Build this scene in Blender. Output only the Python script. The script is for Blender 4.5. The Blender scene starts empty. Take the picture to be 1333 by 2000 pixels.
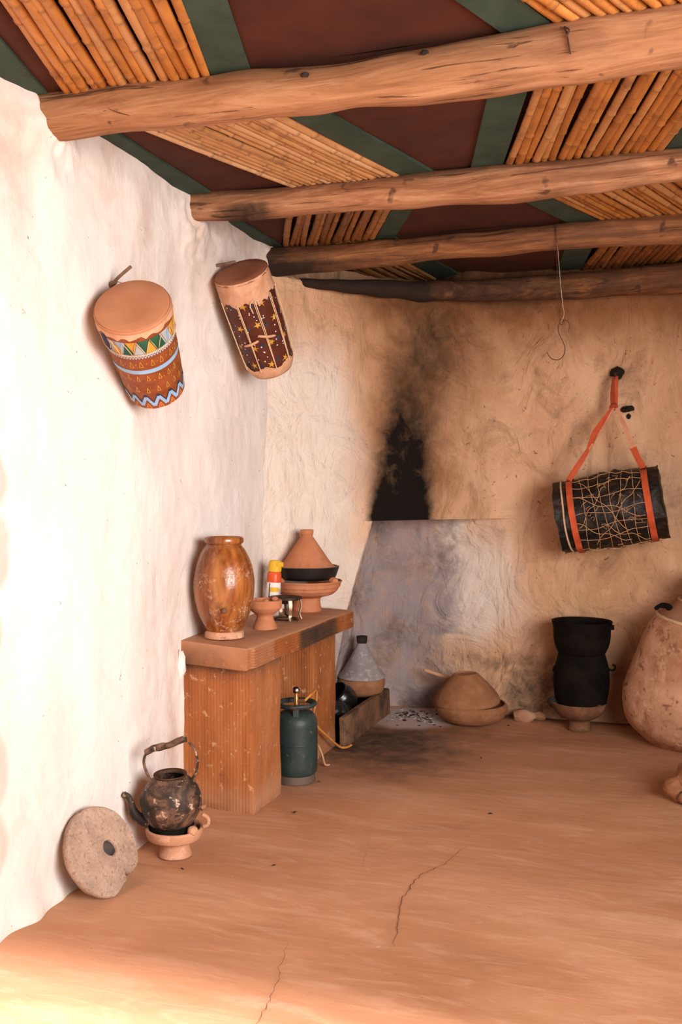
import bpy, bmesh, math, random
from math import sin, cos, pi, sqrt, atan2, radians
from mathutils import Vector, Matrix, noise
random.seed(7)
SC = bpy.context.scene
COL = SC.collection
V = Vector

# ------------------------------------------------------------------ camera
CAM_YAW = radians(18.858); CAM_PITCH = radians(1.768)
fwd = V((-sin(CAM_YAW)*cos(CAM_PITCH), cos(CAM_YAW)*cos(CAM_PITCH), -sin(CAM_PITCH)))
cd = bpy.data.cameras.new('camera'); cam = bpy.data.objects.new('camera', cd); COL.objects.link(cam)
cam.location = (2.109, 0, 1.5)
cam.rotation_euler = fwd.to_track_quat('-Z', 'Y').to_euler()
cd.sensor_fit = 'VERTICAL'; cd.sensor_height = 36; cd.lens = 35.0
cd.clip_start = 0.05; cd.clip_end = 200
SC.camera = cam
CAM = V(cam.location)

# ------------------------------------------------------------------ light
w = bpy.data.worlds.new('sky'); SC.world = w; w.use_nodes = True
bg = w.node_tree.nodes['Background']
bg.inputs[0].default_value = (1.0, 0.88, 0.78, 1); bg.inputs[1].default_value = 0.20
sd = bpy.data.lights.new('sun', 'SUN'); sun = bpy.data.objects.new('sun', sd); COL.objects.link(sun)
sd.energy = 13.0; sd.angle = radians(6); sd.color = (1, 0.92, 1.0)
SUN_EL = radians(55); SUN_AZ = radians(12)
sdir = V((-sin(SUN_AZ)*cos(SUN_EL), cos(SUN_AZ)*cos(SUN_EL), -sin(SUN_EL)))
sun.rotation_euler = sdir.to_track_quat('-Z', 'Y').to_euler(); sun.location = (3, -4, 6)
ad = bpy.data.lights.new('added_daylight', 'AREA'); area = bpy.data.objects.new('added_daylight', ad); COL.objects.link(area)  # lamp added for daylight from an unseen opening, aimed to brighten the left wall
ad.shape = 'RECTANGLE'; ad.size = 2.4; ad.size_y = 1.7; ad.energy = 138; ad.spread = radians(115); ad.color = (1, 0.95, 0.93)
area.location = (3.85, 1.1, 1.75)
area.rotation_euler = (V((0.0, 4.0, 1.15))-area.location).to_track_quat('-Z', 'Y').to_euler()

SC.view_settings.view_transform = 'Standard'; SC.view_settings.look = 'None'
SC.view_settings.exposure = 0.0; SC.view_settings.gamma = 1.0
SC.view_settings.use_curve_mapping = False

# ------------------------------------------------------------------ helpers
def nz(p, s=1.0, o=0.0):
    return noise.noise(V((p[0]*s+o, p[1]*s+o*1.7, p[2]*s-o)))
def sstep(a, b, x):
    t = max(0, min(1, (x-a)/(b-a))); return t*t*(3-2*t)
def lerp(a, b, t): return a+(b-a)*t

class MB:
    def __init__(s): s.v = []; s.f = []; s.m = []; s.attrs = {}
    def add(s, vf, mi=0, M=None):
        v, f = vf; n = len(s.v)
        for p in v: s.v.append(M @ V(p) if M else V(p))
        for q in f: s.f.append([i+n for i in q]); s.m.append(mi)
        return s
    def build(s, name, mats, parent=None, smooth=True, angle=40):
        me = bpy.data.meshes.new(name); me.from_pydata([tuple(p) for p in s.v], [], s.f)
        if not isinstance(mats, (list, tuple)): mats = [mats]
        for m in mats: me.materials.append(m)
        for p, mi in zip(me.polygons, s.m): p.material_index = mi
        for k, vals in s.attrs.items():
            a = me.attributes.new(k, 'FLOAT', 'POINT')
            a.data.foreach_set('value', vals)
        me.update()
        if smooth:
            me.shade_smooth()
            try: me.set_sharp_from_angle(angle=radians(angle))
            except Exception: pass
        o = bpy.data.objects.new(name, me); COL.objects.link(o)
        if parent: o.parent = parent
        return o

def thing(name, label, cat, loc=(0, 0, 0), rot=None, group=None):
    o = bpy.data.objects.new(name, None); COL.objects.link(o); o.empty_display_size = .05
    o.location = loc
    if rot is not None:
        o.rotation_euler = rot.to_euler() if isinstance(rot, Matrix) else rot
    o['label'] = label; o['category'] = cat
    if group: o['group'] = group
    return o
def tag(o, label, cat, group=None, kind=None):
    o['label'] = label; o['category'] = cat
    if group: o['group'] = group
    if kind: o['kind'] = kind
    return o
def struct(o): o['kind'] = 'structure'; return o

def lathe(prof, seg=40, wob=0, ws=6, off=0, ridge=None):
    """prof: list of (r,z); open or closed at r=0"""
    v = []; f = []; rows = []
    for r, z in prof:
        if r <= 1e-6: v.append(V((0, 0, z))); rows.append([len(v)-1]); continue
        row = []
        for i in range(seg):
            a = 2*pi*i/seg; p = V((r*cos(a), r*sin(a), z))
            if wob:
                d = 1+wob*nz(p, ws, off)/max(r, .02)
                p.x *= d; p.y *= d; p.z += wob*.5*nz(p, ws, off+9)
            v.append(p); row.append(len(v)-1)
        rows.append(row)
    for a, b in zip(rows, rows[1:]):
        for i in range(seg):
            j = (i+1) % seg
            if len(a) == 1 and len(b) == 1: continue
            if len(a) == 1: f.append([a[0], b[j], b[i]])
            elif len(b) == 1: f.append([a[i], a[j], b[0]])
            else: f.append([a[i], a[j], b[j], b[i]])
    return v, f
def smoothprof(pts, n=6, sharp=()):
    """catmull-rom through profile points"""
    out = []
    for i in range(len(pts)-1):
        p0 = pts[max(i-1, 0)]; p1 = pts[i]; p2 = pts[i+1]; p3 = pts[min(i+2, len(pts)-1)]
        if i in sharp: p0 = p1
        if i+1 in sharp: p3 = p2
        for k in range(n):
            t = k/n
            q = [0.5*((2*p1[c])+(-p0[c]+p2[c])*t+(2*p0[c]-5*p1[c]+4*p2[c]-p3[c])*t*t+(-p0[c]+3*p1[c]-3*p2[c]+p3[c])*t**3) for c in (0, 1)]
            out.append((max(q[0], 0), q[1]))
    out.append(tuple(pts[-1]))
    return out
def crv(pts, n=6):
    P = [V(p) for p in pts]; out = []
    for i in range(len(P)-1):
        p0 = P[max(i-1, 0)]; p1 = P[i]; p2 = P[i+1]; p3 = P[min(i+2, len(P)-1)]
        for k in range(n):
            t = k/n
            out.append(0.5*((2*p1)+(-p0+p2)*t+(2*p0-5*p1+4*p2-p3)*t*t+(-p0+3*p1-3*p2+p3)*t**3))
    out.append(P[-1]); return out
def tube(pts, r, seg=8, wob=0, ws=8, off=0, cap=True):
    P = [V(p) for p in pts]; n = len(P)
    R = r if isinstance(r, (list, tuple)) else [r]*n
    v = []; f = []
    t0 = (P[1]-P[0]).normalized()
    up = V((0, 0, 1)) if abs(t0.z) < .9 else V((1, 0, 0))
    x = t0.cross(up).normalized(); prev = t0
    for i in range(n):
        t = (P[min(i+1, n-1)]-P[max(i-1, 0)]).normalized()
        q = prev.rotation_difference(t); x = (q @ x); x = (x-t*x.dot(t)).normalized(); prev = t
        y = t.cross(x)
        for k in range(seg):
            a = 2*pi*k/seg; d = x*cos(a)+y*sin(a); rr = R[i]
            if wob: rr = rr+wob*nz(P[i]+d*rr, ws, off)
            v.append(P[i]+d*rr)
    for i in range(n-1):
        for k in range(seg):
            a = i*seg+k; b = i*seg+(k+1) % seg
            f.append([a, b, b+seg, a+seg])
    if cap:
        f.append(list(range(seg-1, -1, -1))); f.append([(n-1)*seg+k for k in range(seg)])
    return v, f
def hexbox(c8, cuts=0, bev=.006, jit=0, js=10, off=0):
    """c8: bottom 4 ccw then top 4 ccw"""
    bm = bmesh.new()
    vs = [bm.verts.new(p) for p in c8]
    for q in ((3, 2, 1, 0), (4, 5, 6, 7), (0, 1, 5, 4), (1, 2, 6, 5), (2, 3, 7, 6), (3, 0, 4, 7)):
        bm.faces.new([vs[i] for i in q])
    if cuts: bmesh.ops.subdivide_edges(bm, edges=bm.edges[:], cuts=cuts, use_grid_fill=True)
    if bev:
        es = [e for e in bm.edges if len(e.link_faces) == 2 and e.calc_face_angle(0) > .5]
        bmesh.ops.bevel(bm, geom=es, offset=bev, segments=2, affect='EDGES', profile=.5)
    v = []
    for p in bm.verts:
        q = p.co.copy()
        if jit: q += noise.noise_vector(q*js+V((off, off, off)))*jit
        v.append(q)
    bm.verts.index_update()
    f = [[x.index for x in fc.verts] for fc in bm.faces]
    bm.free(); return v, f
def box(x0, x1, y0, y1, z0, z1, **k):
    return hexbox([(x0, y0, z0), (x1, y0, z0), (x1, y1, z0), (x0, y1, z0), (x0, y0, z1), (x1, y0, z1), (x1, y1, z1), (x0, y1, z1)], **k)
def ribbon(pts, widths, wdir, th=.003, n=6):
    """flat strap with real thickness along a curve; wdir list of width directions"""
    P = crv(pts, n); v = []; f = []; m = len(P)
    for i, p in enumerate(P):
        u = i/(m-1)*(len(pts)-1); a = min(int(u), len(pts)-2); t = u-a
        wd = V(wdir[a]).lerp(V(wdir[a+1]), t).normalized(); ww = lerp(widths[a], widths[a+1], t)
        tg = (P[min(i+1, m-1)]-P[max(i-1, 0)]).normalized()
        wd = (wd-tg*wd.dot(tg)).normalized(); nn = tg.cross(wd)
        for sx, sy in ((-1, -1), (1, -1), (1, 1), (-1, 1)):
            v.append(p+wd*ww*.5*sx+nn*th*.5*sy)
    for i in range(m-1):
        for k in range(4):
            a = i*4+k; b = i*4+(k+1) % 4; f.append([a, b, b+4, a+4])
    f.append([3, 2, 1, 0]); f.append([(m-1)*4+k for k in range(4)])
    return v, f
def grid(fn, nu, nv):
    v = [V(fn(i/(nu-1), j/(nv-1))) for j in range(nv) for i in range(nu)]
    f = [[j*nu+i, j*nu+i+1, (j+1)*nu+i+1, (j+1)*nu+i] for j in range(nv-1) for i in range(nu-1)]
    return v, f
def blob(c, r, seed, seg=10, amp=.35, sq=(1, 1, 1)):
    bm = bmesh.new(); bmesh.ops.create_icosphere(bm, subdivisions=2, radius=1)
    v = []
    for p in bm.verts:
        d = p.co.normalized(); k = 1+amp*nz(d, 1.6, seed*3.1)+amp*.4*nz(d, 4, seed)
        v.append(V(c)+V((d.x*sq[0], d.y*sq[1], d.z*sq[2]))*r*k)
    bm.verts.index_update(); f = [[x.index for x in q.verts] for q in bm.faces]; bm.free()
    return v, f

# ------------------------------------------------------------------ materials
class NT:
    def __init__(s, name):
        s.m = bpy.data.materials.new(name); s.m.use_nodes = True; s.t = s.m.node_tree
        s.b = s.t.nodes['Principled BSDF']; s.tc = s.n('ShaderNodeTexCoord')
    def n(s, ty, **kw):
        o = s.t.nodes.new(ty)
        for k, v in kw.items(): setattr(o, k, v)
        return o
    def l(s, a, b): s.t.links.new(a, b)
    def mapping(s, scale=(1, 1, 1), rot=(0, 0, 0), src='Object'):
        mp = s.n('ShaderNodeMapping'); s.l(s.tc.outputs[src], mp.inputs[0])
        mp.inputs['Scale'].default_value = scale; mp.inputs['Rotation'].default_value = rot
        return mp.outputs[0]
    def noise(s, scale, detail=5, rough=.55, dist=0, vec=None):
        o = s.n('ShaderNodeTexNoise'); o.inputs['Scale'].default_value = scale; o.inputs['Detail'].default_value = detail
        o.inputs['Roughness'].default_value = rough; o.inputs['Distortion'].default_value = dist
        s.l(vec if vec else s.tc.outputs['Object'], o.inputs['Vector']); return o.outputs[0]
    def ramp(s, fac, stops, interp='LINEAR'):
        o = s.n('ShaderNodeValToRGB'); cr = o.color_ramp; cr.interpolation = interp
        while len(cr.elements) < len(stops): cr.elements.new(.5)
        for e, (p, c) in zip(cr.elements, stops):
            e.position = p; e.color = (*c, 1) if isinstance(c, (tuple, list)) else (c, c, c, 1)
        s.l(fac, o.inputs[0]); return o.outputs[0]
    def mix(s, fac, a, b, mode='MIX'):
        o = s.n('ShaderNodeMix', data_type='RGBA', blend_type=mode)
        if isinstance(fac, (int, float)): o.inputs[0].default_value = fac
        else: s.l(fac, o.inputs[0])
        for sk, x in ((o.inputs[6], a), (o.inputs[7], b)):
            if isinstance(x, (tuple, list)): sk.default_value = (*x, 1)
            else: s.l(x, sk)
        return o.outputs[2]
    def math(s, op, a, b=0.0, clamp=False):
        o = s.n('ShaderNodeMath', operation=op, use_clamp=clamp)
        for sk, x in ((o.inputs[0], a), (o.inputs[1], b)):
            if isinstance(x, (int, float)): sk.default_value = x
            else: s.l(x, sk)
        return o.outputs[0]
    def attr(s, name):
        o = s.n('ShaderNodeAttribute', attribute_name=name); return o.outputs['Fac']
    def stain(s, base, name, color, sc=9, amt=.7, gain=1.6, vec=None):
        """mix in a stain of its own shape (mesh attribute) broken up by noise"""
        a = s.attr(name); n_ = s.noise(sc, 6, .65, .6, vec)
        k = s.math('MULTIPLY', a, gain)
        k = s.math('ADD', k, s.math('MULTIPLY', s.math('SUBTRACT', n_, .5), s.math('MULTIPLY', s.math('MINIMUM', s.math('MULTIPLY', a, 4.0), 1.0), amt)), clamp=True)
        return s.mix(k, base, color)
    def bump(s, h, strength=.3, dist=.01, nrm=None):
        o = s.n('ShaderNodeBump'); o.inputs['Strength'].default_value = strength; o.inputs['Distance'].default_value = dist
        s.l(h, o.inputs['Height'])
        if nrm: s.l(nrm, o.inputs['Normal'])
        return o.outputs[0]
    def done(s, col, rough=.85, nrm=None, metal=0, spec=.3, coat=0):
        if isinstance(col, (tuple, list)): s.b.inputs['Base Color'].default_value = (*col, 1)
        else: s.l(col, s.b.inputs['Base Color'])
        if isinstance(rough, (int, float)): s.b.inputs['Roughness'].default_value = rough
        else: s.l(rough, s.b.inputs['Roughness'])
        s.b.inputs['Metallic'].default_value = metal; s.b.inputs['Specular IOR Level'].default_value = spec
        if coat: s.b.inputs['Coat Weight'].default_value = coat; s.b.inputs['Coat Roughness'].default_value = .15
        if nrm: s.l(nrm, s.b.inputs['Normal'])
        return s.m

def basic(name, c1, c2, scale=8, rough=.85, bump=.25, bscale=60, spots=None, spec=.25, metal=0, stretch=(1, 1, 1), coat=0, rand=None, bd=.004, warm=True):
    t = NT(name); vec = t.mapping(stretch)
    n1 = t.noise(scale, 6, .6, .3, vec)
    wm = lambda c: (c[0]*.92, c[1]*.80, c[2]*.68) if warm and c[0] > c[2]*1.25 else c
    c1 = wm(c1); c2 = wm(c2)
    col = t.ramp(n1, [(.36, c1), (.64, c2)])
    if rand:
        oi = t.n('ShaderNodeObjectInfo')
        col = t.mix(t.math('MULTIPLY', oi.outputs['Random'], rand[1]), col, rand[0])
    for sp in (spots or []):
        c, sc, lo, hi, amt = sp
        lo = .5+(lo-.5)*.72; hi = .5+(hi-.5)*.72; c = wm(c)
        k = t.ramp(t.noise(sc, 5, .7, .4, vec), [(lo, 0.0), (hi, amt)])
        col = t.mix(k, col, c)
    nb = t.bump(t.noise(bscale, 5, .6, 0, vec), bump, bd)
    return t.done(col, rough, nb, metal, spec, coat)

def plaster(name, c1, c2, c3, stains, rows=None, bscale=1.0):
    t = NT(name)
    col = t.ramp(t.noise(1.3, 6, .6, .8), [(.3, c1), (.5, c2), (.72, c3)])
    # long trowel streaks
    st = t.noise(2.2, 7, .62, 1.6, t.mapping((1, 1, .22), (.25, .1, 0)))
    col = t.mix(t.ramp(st, [(.42, .0), (.62, .38)]), col, tuple(x*.86 for x in c1))
    if rows:
        arc = t.noise(3.0, 9, .70, 2.2, t.mapping((1, 1, .55), (.3, .5, .1)))
        col = t.mix(t.ramp(arc, [(.50, 0.0), (.68, .75)]), col, tuple(x*.55 for x in c1))
        col = t.mix(t.ramp(arc, [(.28, .5), (.42, 0.0)]), col, tuple(min(1, x*1.12) for x in c3))
    fine = t.noise(7, 8, .72, 1.2, t.mapping((1, 1, .6)))
    col = t.mix(t.ramp(fine, [(.55, 0.0), (.75, .35)]), col, tuple(x*.72 for x in c1))
    # specks and flecks of dirt
    sp = t.noise(30, 3, .6, .8)
    col = t.mix(t.ramp(sp, [(.665 if rows else .70, 0.0), (.71 if rows else .75, .8)]), col, (.16, .08, .045))
    for nm, c, sc, amt, g in stains:
        col = t.stain(col, nm, c, sc, amt, g)
    # relief: broad lumps, swirling trowel arcs, grain
    a = t.noise(3.2, 4, .5, 3.4)
    wv = t.noise(5.5, 6, .62, 2.6, t.mapping((1, 1, .35), (.5, .3, .2)))
    n1 = t.bump(a, .55*bscale, .03)
    n2 = t.bump(wv, .5*bscale, .02, n1)
    n3 = t.bump(t.noise(60, 5, .7), .2*bscale, .005, n2)
    return t.done(col, .92, n3, 0, .12)

M = {}
M['wall_left'] = plaster('cream plaster', (.76, .67, .59), (.83, .76, .69), (.87, .81, .75),
    [('pink', (.86, .50, .44), 9, .3, 1.0), ('dirt_shade', (.42, .24, .14), 8, .9, .9)], bscale=.38)
M['wall_back'] = plaster('back wall plaster', (.57, .315, .170), (.68, .405, .235), (.74, .485, .305),  # plaster colour also carries the back wall's dimmer, more orange light
    [('white', (.80, .72, .63), 6, .6, 1.0), ('grey', (.36, .29, .285), 6, 2.2, .95), ('smoke', (.27, .115, .045), 6, .8, 1.15), ('soot', (.010, .007, .005), 8, 1.0, 1.2), ('dirt_shade', (.10, .065, .045), 12, 2.0, .9)], bscale=1.75, rows=1)

def floor_mat():
    t = NT('clay floor')
    col = t.ramp(t.noise(1.6, 6, .6, .6, t.mapping((.7, 1.6, 1))), [(.3, (.39, .170, .078)), (.52, (.50, .235, .118)), (.75, (.59, .31, .175))])
    sw = t.noise(6, 7, .65, 1.4, t.mapping((.5, 2.2, 1), (0, 0, .25)))
    col = t.mix(t.ramp(sw, [(.5, 0.0), (.72, .45)]), col, (.68, .41, .26))
    sw2 = t.noise(5, 7, .65, 1.2, t.mapping((.6, 2.0, 1), (0, 0, -.2)))
    col = t.mix(t.ramp(sw2, [(.55, 0.0), (.75, .5)]), col, (.40, .18, .10))
    col = t.mix(t.ramp(t.noise(40, 3, .6), [(.72, 0.0), (.78, .7)]), col, (.22, .10, .06))
    col = t.mix(t.ramp(t.noise(33, 3, .6, .3), [(.73, 0.0), (.8, .5)]), col, (.85, .66, .52))
    col = t.stain(col, 'dark', (.035, .024, .018), 9, 1.1, 1.0)
    col = t.stain(col, 'ash', (.52, .43, .41), 12, 1.3, 1.1)
    n1 = t.bump(t.noise(2.5, 4, .5, .8), .35, .02)
    n2 = t.bump(sw, .35, .008, n1)
    n3 = t.bump(t.noise(70, 5, .7), .25, .003, n2)
    return t.done(col, t.ramp(sw, [(.3, .62), (.7, .85)]), n3, 0, .3)
M['floor'] = floor_mat()
M['ceil'] = basic('dark boards', (.05, .02, .012), (.09, .035, .02), 3)
M['brown'] = basic('brown paint', (.055, .016, .008), (.080, .024, .012), 5, .92, .15, 50, spots=[((.07, .02, .012), 3, .5, .8, .6)])
M['green'] = basic('green paint', (.026, .045, .03), (.042, .068, .047), 6, .8, .2, 40, spots=[((.03, .03, .02), 10, .6, .75, .5)])
def log_mat(name, c1, c2, c3, dk=.4):
    t = NT(name)
    g = t.noise(6, 10, .72, .6, t.mapping((.35, 4.0, 4.0)))
    col = t.ramp(g, [(.36, c1), (.5, c2), (.63, c3)])
    cr = t.noise(9, 6, .6, .6, t.mapping((.22, 5, 5)))
    crk = t.ramp(cr, [(.34, 1.0), (.39, 0.0)])
    col = t.mix(t.math('MULTIPLY', crk, .8), col, (.05, .022, .012))
    col = t.mix(t.ramp(t.noise(3.5, 5, .6, .4, t.mapping((.7, 1.4, 1.4))), [(.48, 0.0), (.66, dk)]), col, (.12, .055, .03))
    kn = t.ramp(t.noise(13, 2, .5, .2, t.mapping((.8, 1, 1))), [(.68, 0.0), (.73, .85)])
    col = t.mix(kn, col, (.07, .03, .018))
    col = t.stain(col, 'smoke', (.025, .014, .009), 8, 1.0, 1.1)
    n1 = t.bump(g, .5, .012); n2 = t.bump(crk, .6, -.006, n1)
    return t.done(col, .8, n2, 0, .2)
M['log'] = log_mat('pale weathered log', (.22, .095, .040), (.33, .155, .070), (.43, .225, .115), .35)
M['log2'] = log_mat('brown log', (.19, .075, .032), (.32, .145, .066), (.47, .25, .13), .5)
M['log3'] = log_mat('smoked log', (.10, .040, .017), (.22, .088, .033), (.36, .165, .065), .75)
def cane_mat(name, a, b, dark, pale):
    t = NT(name); oi = t.n('ShaderNodeObjectInfo')
    g = t.noise(9, 6, .6, .4, t.mapping((3, .5, 3)))
    col = t.ramp(g, [(.3, a), (.7, b)])
    col = t.mix(t.ramp(oi.outputs['Random'], [(0, .55), (.35, 0.0)]), col, dark)
    col = t.mix(t.ramp(oi.outputs['Random'], [(.65, .0), (1, .6)]), col, pale)
    col = t.mix(t.ramp(t.noise(7, 6, .7, .6), [(.52, 0.0), (.72, .7)]), col, tuple(x*.45 for x in dark))
    col = t.mix(t.math('MULTIPLY', t.attr('ring'), .45), col, (.10, .04, .015))
    return t.done(col, .5, t.bump(g, .3, .004), 0, .35)
M['cane'] = cane_mat('orange cane', (.36, .13, .025), (.50, .205, .045), (.20, .065, .015), (.50, .27, .11))
M['cane2'] = cane_mat('pale cane', (.42, .20, .072), (.56, .30, .125), (.30, .13, .04), (.64, .40, .22))
M['cane3'] = cane_mat('dark cane', (.22, .08, .02), (.34, .135, .035), (.10, .036, .012), (.42, .20, .07))
M['skin'] = basic('goat skin', (.42, .20, .11), (.50, .255, .145), 7, .6, .12, 30, spots=[((.40, .18, .10), 12, .6, .8, .5), ((.12, .05, .03), 40, .75, .8, .8)])
M['skin_pale'] = basic('pale rawhide', (.52, .30, .19), (.70, .46, .33), 9, .65, .3, 30, spots=[((.45, .22, .13), 14, .55, .75, .6)])
M['skin_brown'] = basic('brown skin', (.24, .095, .055), (.33, .14, .08), 7, .6, .12, 30, spots=[((.22, .08, .05), 16, .55, .75, .5)])
M['drum_red'] = basic('red-brown drum paint', (.20, .055, .018), (.29, .09, .032), 12, .55, .2, 30, spots=[((.20, .05, .03), 20, .55, .75, .6)], stretch=(1, 1, 3))
M['drum_maroon'] = basic('maroon drum paint', (.075, .020, .012), (.115, .032, .019), 14, .5, .25, 30)
M['p_blue'] = basic('light blue paint', (.22, .36, .52), (.30, .44, .60), 14, .6, .1, 40)
M['p_grey'] = basic('grey white paint', (.34, .37, .38), (.44, .46, .46), 14, .6, .1, 40)
M['p_yellow'] = basic('ochre paint', (.52, .30, .04), (.64, .40, .07), 14, .6, .1, 40)
M['p_green'] = basic('green drum paint', (.012, .075, .04), (.025, .11, .06), 14, .6, .1, 40)
M['p_navy'] = basic('dark blue paint', (.02, .02, .035), (.05, .05, .08), 14, .6, .1, 40)
M['p_orange'] = basic('orange paint', (.55, .19, .05), (.66, .26, .08), 14, .6, .1, 40)
M['p_white'] = basic('white paint', (.75, .72, .70), (.85, .82, .8), 14, .6, .1, 40)
M['cord'] = basic('pale cord', (.62, .45, .30), (.76, .60, .44), 60, .85, .5, 200)
M['cord2'] = basic('tan string', (.50, .30, .15), (.68, .46, .28), 60, .85, .5, 200)
M['stick'] = basic('stick wood', (.58, .34, .22), (.70, .45, .31), 10, .75, .3, 60)
M['pegwood'] = basic('grey peg wood', (.16, .10, .07), (.26, .17, .12), 20, .8, .3, 60)
M['blackbark'] = basic('black bundled leather', (.005, .0045, .004), (.024, .017, .012), 9, .5, 1.0, 22, spots=[((.09, .055, .035), 18, .6, .75, .6)], spec=.3, stretch=(.6, 1, 1), bd=.012)
M['strap'] = basic('orange webbing', (.50, .085, .030), (.62, .13, .050), 12, .75, .4, 150, spots=[((.35, .06, .03), 9, .55, .75, .5)])
M['strap_back'] = basic('pale webbing back', (.62, .30, .19), (.70, .40, .27), 12, .8, .3, 120)
M['strap_red'] = basic('dark red webbing', (.30, .05, .025), (.42, .08, .035), 12, .8, .3, 120)
M['hole'] = basic('dark hole', (.012, .008, .006), (.03, .02, .014), 12, .95, .4, 60)
M['wire'] = basic('rusty wire', (.05, .03, .022), (.10, .055, .035), 30, .6, .2, 100, metal=.4)
M['wire_bright'] = basic('steel wire', (.45, .38, .33), (.6, .5, .42), 30, .4, .1, 100, metal=.7)
def glaze():
    t = NT('amber glaze')
    col = t.ramp(t.noise(5, 6, .6, .8, t.mapping((1, 1, .5))), [(.34, (.085, .018, .005)), (.5, (.22, .056, .011)), (.66, (.40, .125, .025))])
    z = t.n('ShaderNodeSeparateXYZ'); t.l(t.tc.outputs['Object'], z.inputs[0])
    col = t.mix(t.ramp(t.noise(20, 6, .65, .3, t.mapping((1, 1, .12))), [(.45, 0.0), (.7, .45)]), col, (.60, .27, .08))
    band = t.ramp(z.outputs['Z'], [(.03, 1.0), (.12, .75), (.32, .55), (.37, .0)])
    chips = t.ramp(t.noise(46, 6, .75, .9), [(.53, 0.0), (.57, .9)])
    patch = t.ramp(t.noise(7, 4, .6, .3), [(.47, 0.0), (.57, 1.0)])
    k = t.math('MULTIPLY', t.math('MULTIPLY', chips, band), patch)
    col = t.mix(k, col, (.62, .40, .27))
    n1 = t.bump(k, .4, -.002); n2 = t.bump(t.noise(14, 4, .5), .15, .006, n1)
    return t.done(col, t.math('ADD', t.math('MULTIPLY', k, .6), .22), n2, 0, .5, 0)
M['glaze'] = glaze()
M['terra'] = basic('terracotta', (.48, .20, .10), (.60, .28, .16), 6, .8, .25, 50, spots=[((.36, .14, .07), 8, .55, .75, .5)])
M['terra_pale'] = basic('pale terracotta', (.52, .28, .18), (.66, .40, .28), 6, .85, .25, 50, spots=[((.06, .04, .03), 5, .62, .72, .9), ((.85, .62, .48), 16, .6, .7, .5)])
M['terra_brown'] = basic('brown unglazed clay', (.30, .145, .075), (.40, .21, .115), 16, .9, .35, 90, spots=[((.24, .11, .05), 5, .5, .75, .5)])
M['terra_smoked'] = basic('smoked clay', (.10, .055, .035), (.30, .15, .08), 5, .85, .3, 50, spots=[((.05, .035, .03), 4, .5, .65, .85)])
M['blackpot'] = basic('soot black metal', (.004, .0032, .0028), (.011, .009, .007), 8, .85, .4, 40, spec=.08)
M['blackgloss'] = basic('glossy black enamel', (.004, .004, .004), (.009, .008, .008), 8, .28, .05, 40, spec=.5)
M['blackmatte'] = basic('black glazed clay', (.006, .006, .0055), (.014, .012, .011), 8, .45, .1, 40, spec=.4)
def kettle_mat():
    t = NT('burnt kettle tin')
    col = t.ramp(t.noise(9, 7, .65, .8), [(.34, (.012, .009, .007)), (.48, (.05, .030, .020)), (.58, (.17, .09, .055)), (.74, (.36, .19, .12))])
    col = t.mix(t.ramp(t.noise(28, 5, .7, .4), [(.58, 0.0), (.64, .8)]), col, (.66, .44, .32))
    col = t.mix(t.ramp(t.noise(17, 5, .7, .9), [(.58, 0.0), (.64, .8)]), col, (.02, .014, .011))
    return t.done(col, .6, t.bump(t.noise(30, 5, .6), .5, .004), .1, .3)
M['kettle'] = kettle_mat()
M['stone'] = basic('grey millstone', (.36, .27, .22), (.50, .39, .33), 12, .9, .7, 90, spots=[((.20, .14, .11), 90, .56, .68, .7), ((.60, .50, .44), 80, .58, .7, .5), ((.55, .36, .22), 9, .62, .75, .4)])
M['holegrey'] = basic('worn dark stone', (.045, .038, .036), (.10, .082, .078), 20, .6, .3, 60)
def bench_mat(name, ridge=None, zr=False):
    t = NT(name)
    col = t.ramp(t.noise(5, 7, .62, .6, t.mapping((1.4, 1.4, .35))), [(.3, (.24, .068, .016)), (.52, (.37, .115, .030)), (.75, (.47, .175, .055))])
    col = t.mix(t.ramp(t.noise(26, 5, .7, .3), [(.60, 0.0), (.66, .75)]), col, (.66, .38, .20))
    col = t.mix(t.ramp(t.noise(13, 6, .7, .5), [(.60, 0.0), (.72, .7)]), col, (.13, .05, .02))
    col = t.stain(col, 'top', (.45, .21, .105), 7, .8, 1.2)
    col = t.stain(col, 'char_shade', (.05, .033, .022), 9, 1.0, 1.2)
    nb = t.bump(t.noise(30, 6, .65), .45, .006)
    if ridge:
        wv = t.n('ShaderNodeTexWave', wave_type='BANDS', bands_direction='DIAGONAL'); wv.inputs['Scale'].default_value = ridge
        wv.inputs['Distortion'].default_value = 1.2; wv.inputs['Detail Scale'].default_value = 3
        mp = t.mapping((1, 1, 0)); t.l(mp, wv.inputs['Vector'])
        nb = t.bump(wv.outputs['Fac'], .28, .004, nb)
    return t.done(col, t.ramp(t.noise(9, 4, .6), [(.3, .42), (.7, .8)]), nb, 0, .35)
M['bench'] = bench_mat('painted earth bench', 42)
M['slab'] = bench_mat('painted earth slab')
M['gas'] = basic('dark green gas bottle paint', (.014, .026, .024), (.030, .048, .043), 7, .5, .2, 40, spots=[((.16, .13, .11), 30, .66, .72, .6), ((.30, .17, .10), 9, .62, .78, .35)], spec=.4)
M['gas_low'] = basic('dusty gas bottle foot', (.10, .085, .075), (.15, .12, .10), 7, .7, .2, 40)
M['brass'] = basic('brass valve', (.50, .27, .11), (.66, .38, .17), 20, .4, .1, 60, metal=.8)
M['chrome'] = basic('chrome knob', (.75, .70, .66), (.85, .8, .76), 20, .2, .05, 60, metal=1)
M['hose'] = basic('orange gas hose', (.60, .27, .06), (.70, .34, .09), 20, .55, .1, 60)
M['burner'] = basic('sooty burner iron', (.02, .015, .012), (.09, .06, .045), 25, .6, .3, 60, metal=.5)
M['steel'] = basic('dull steel strip', (.30, .22, .17), (.48, .38, .31), 25, .4, .2, 60, metal=.7)
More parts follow.
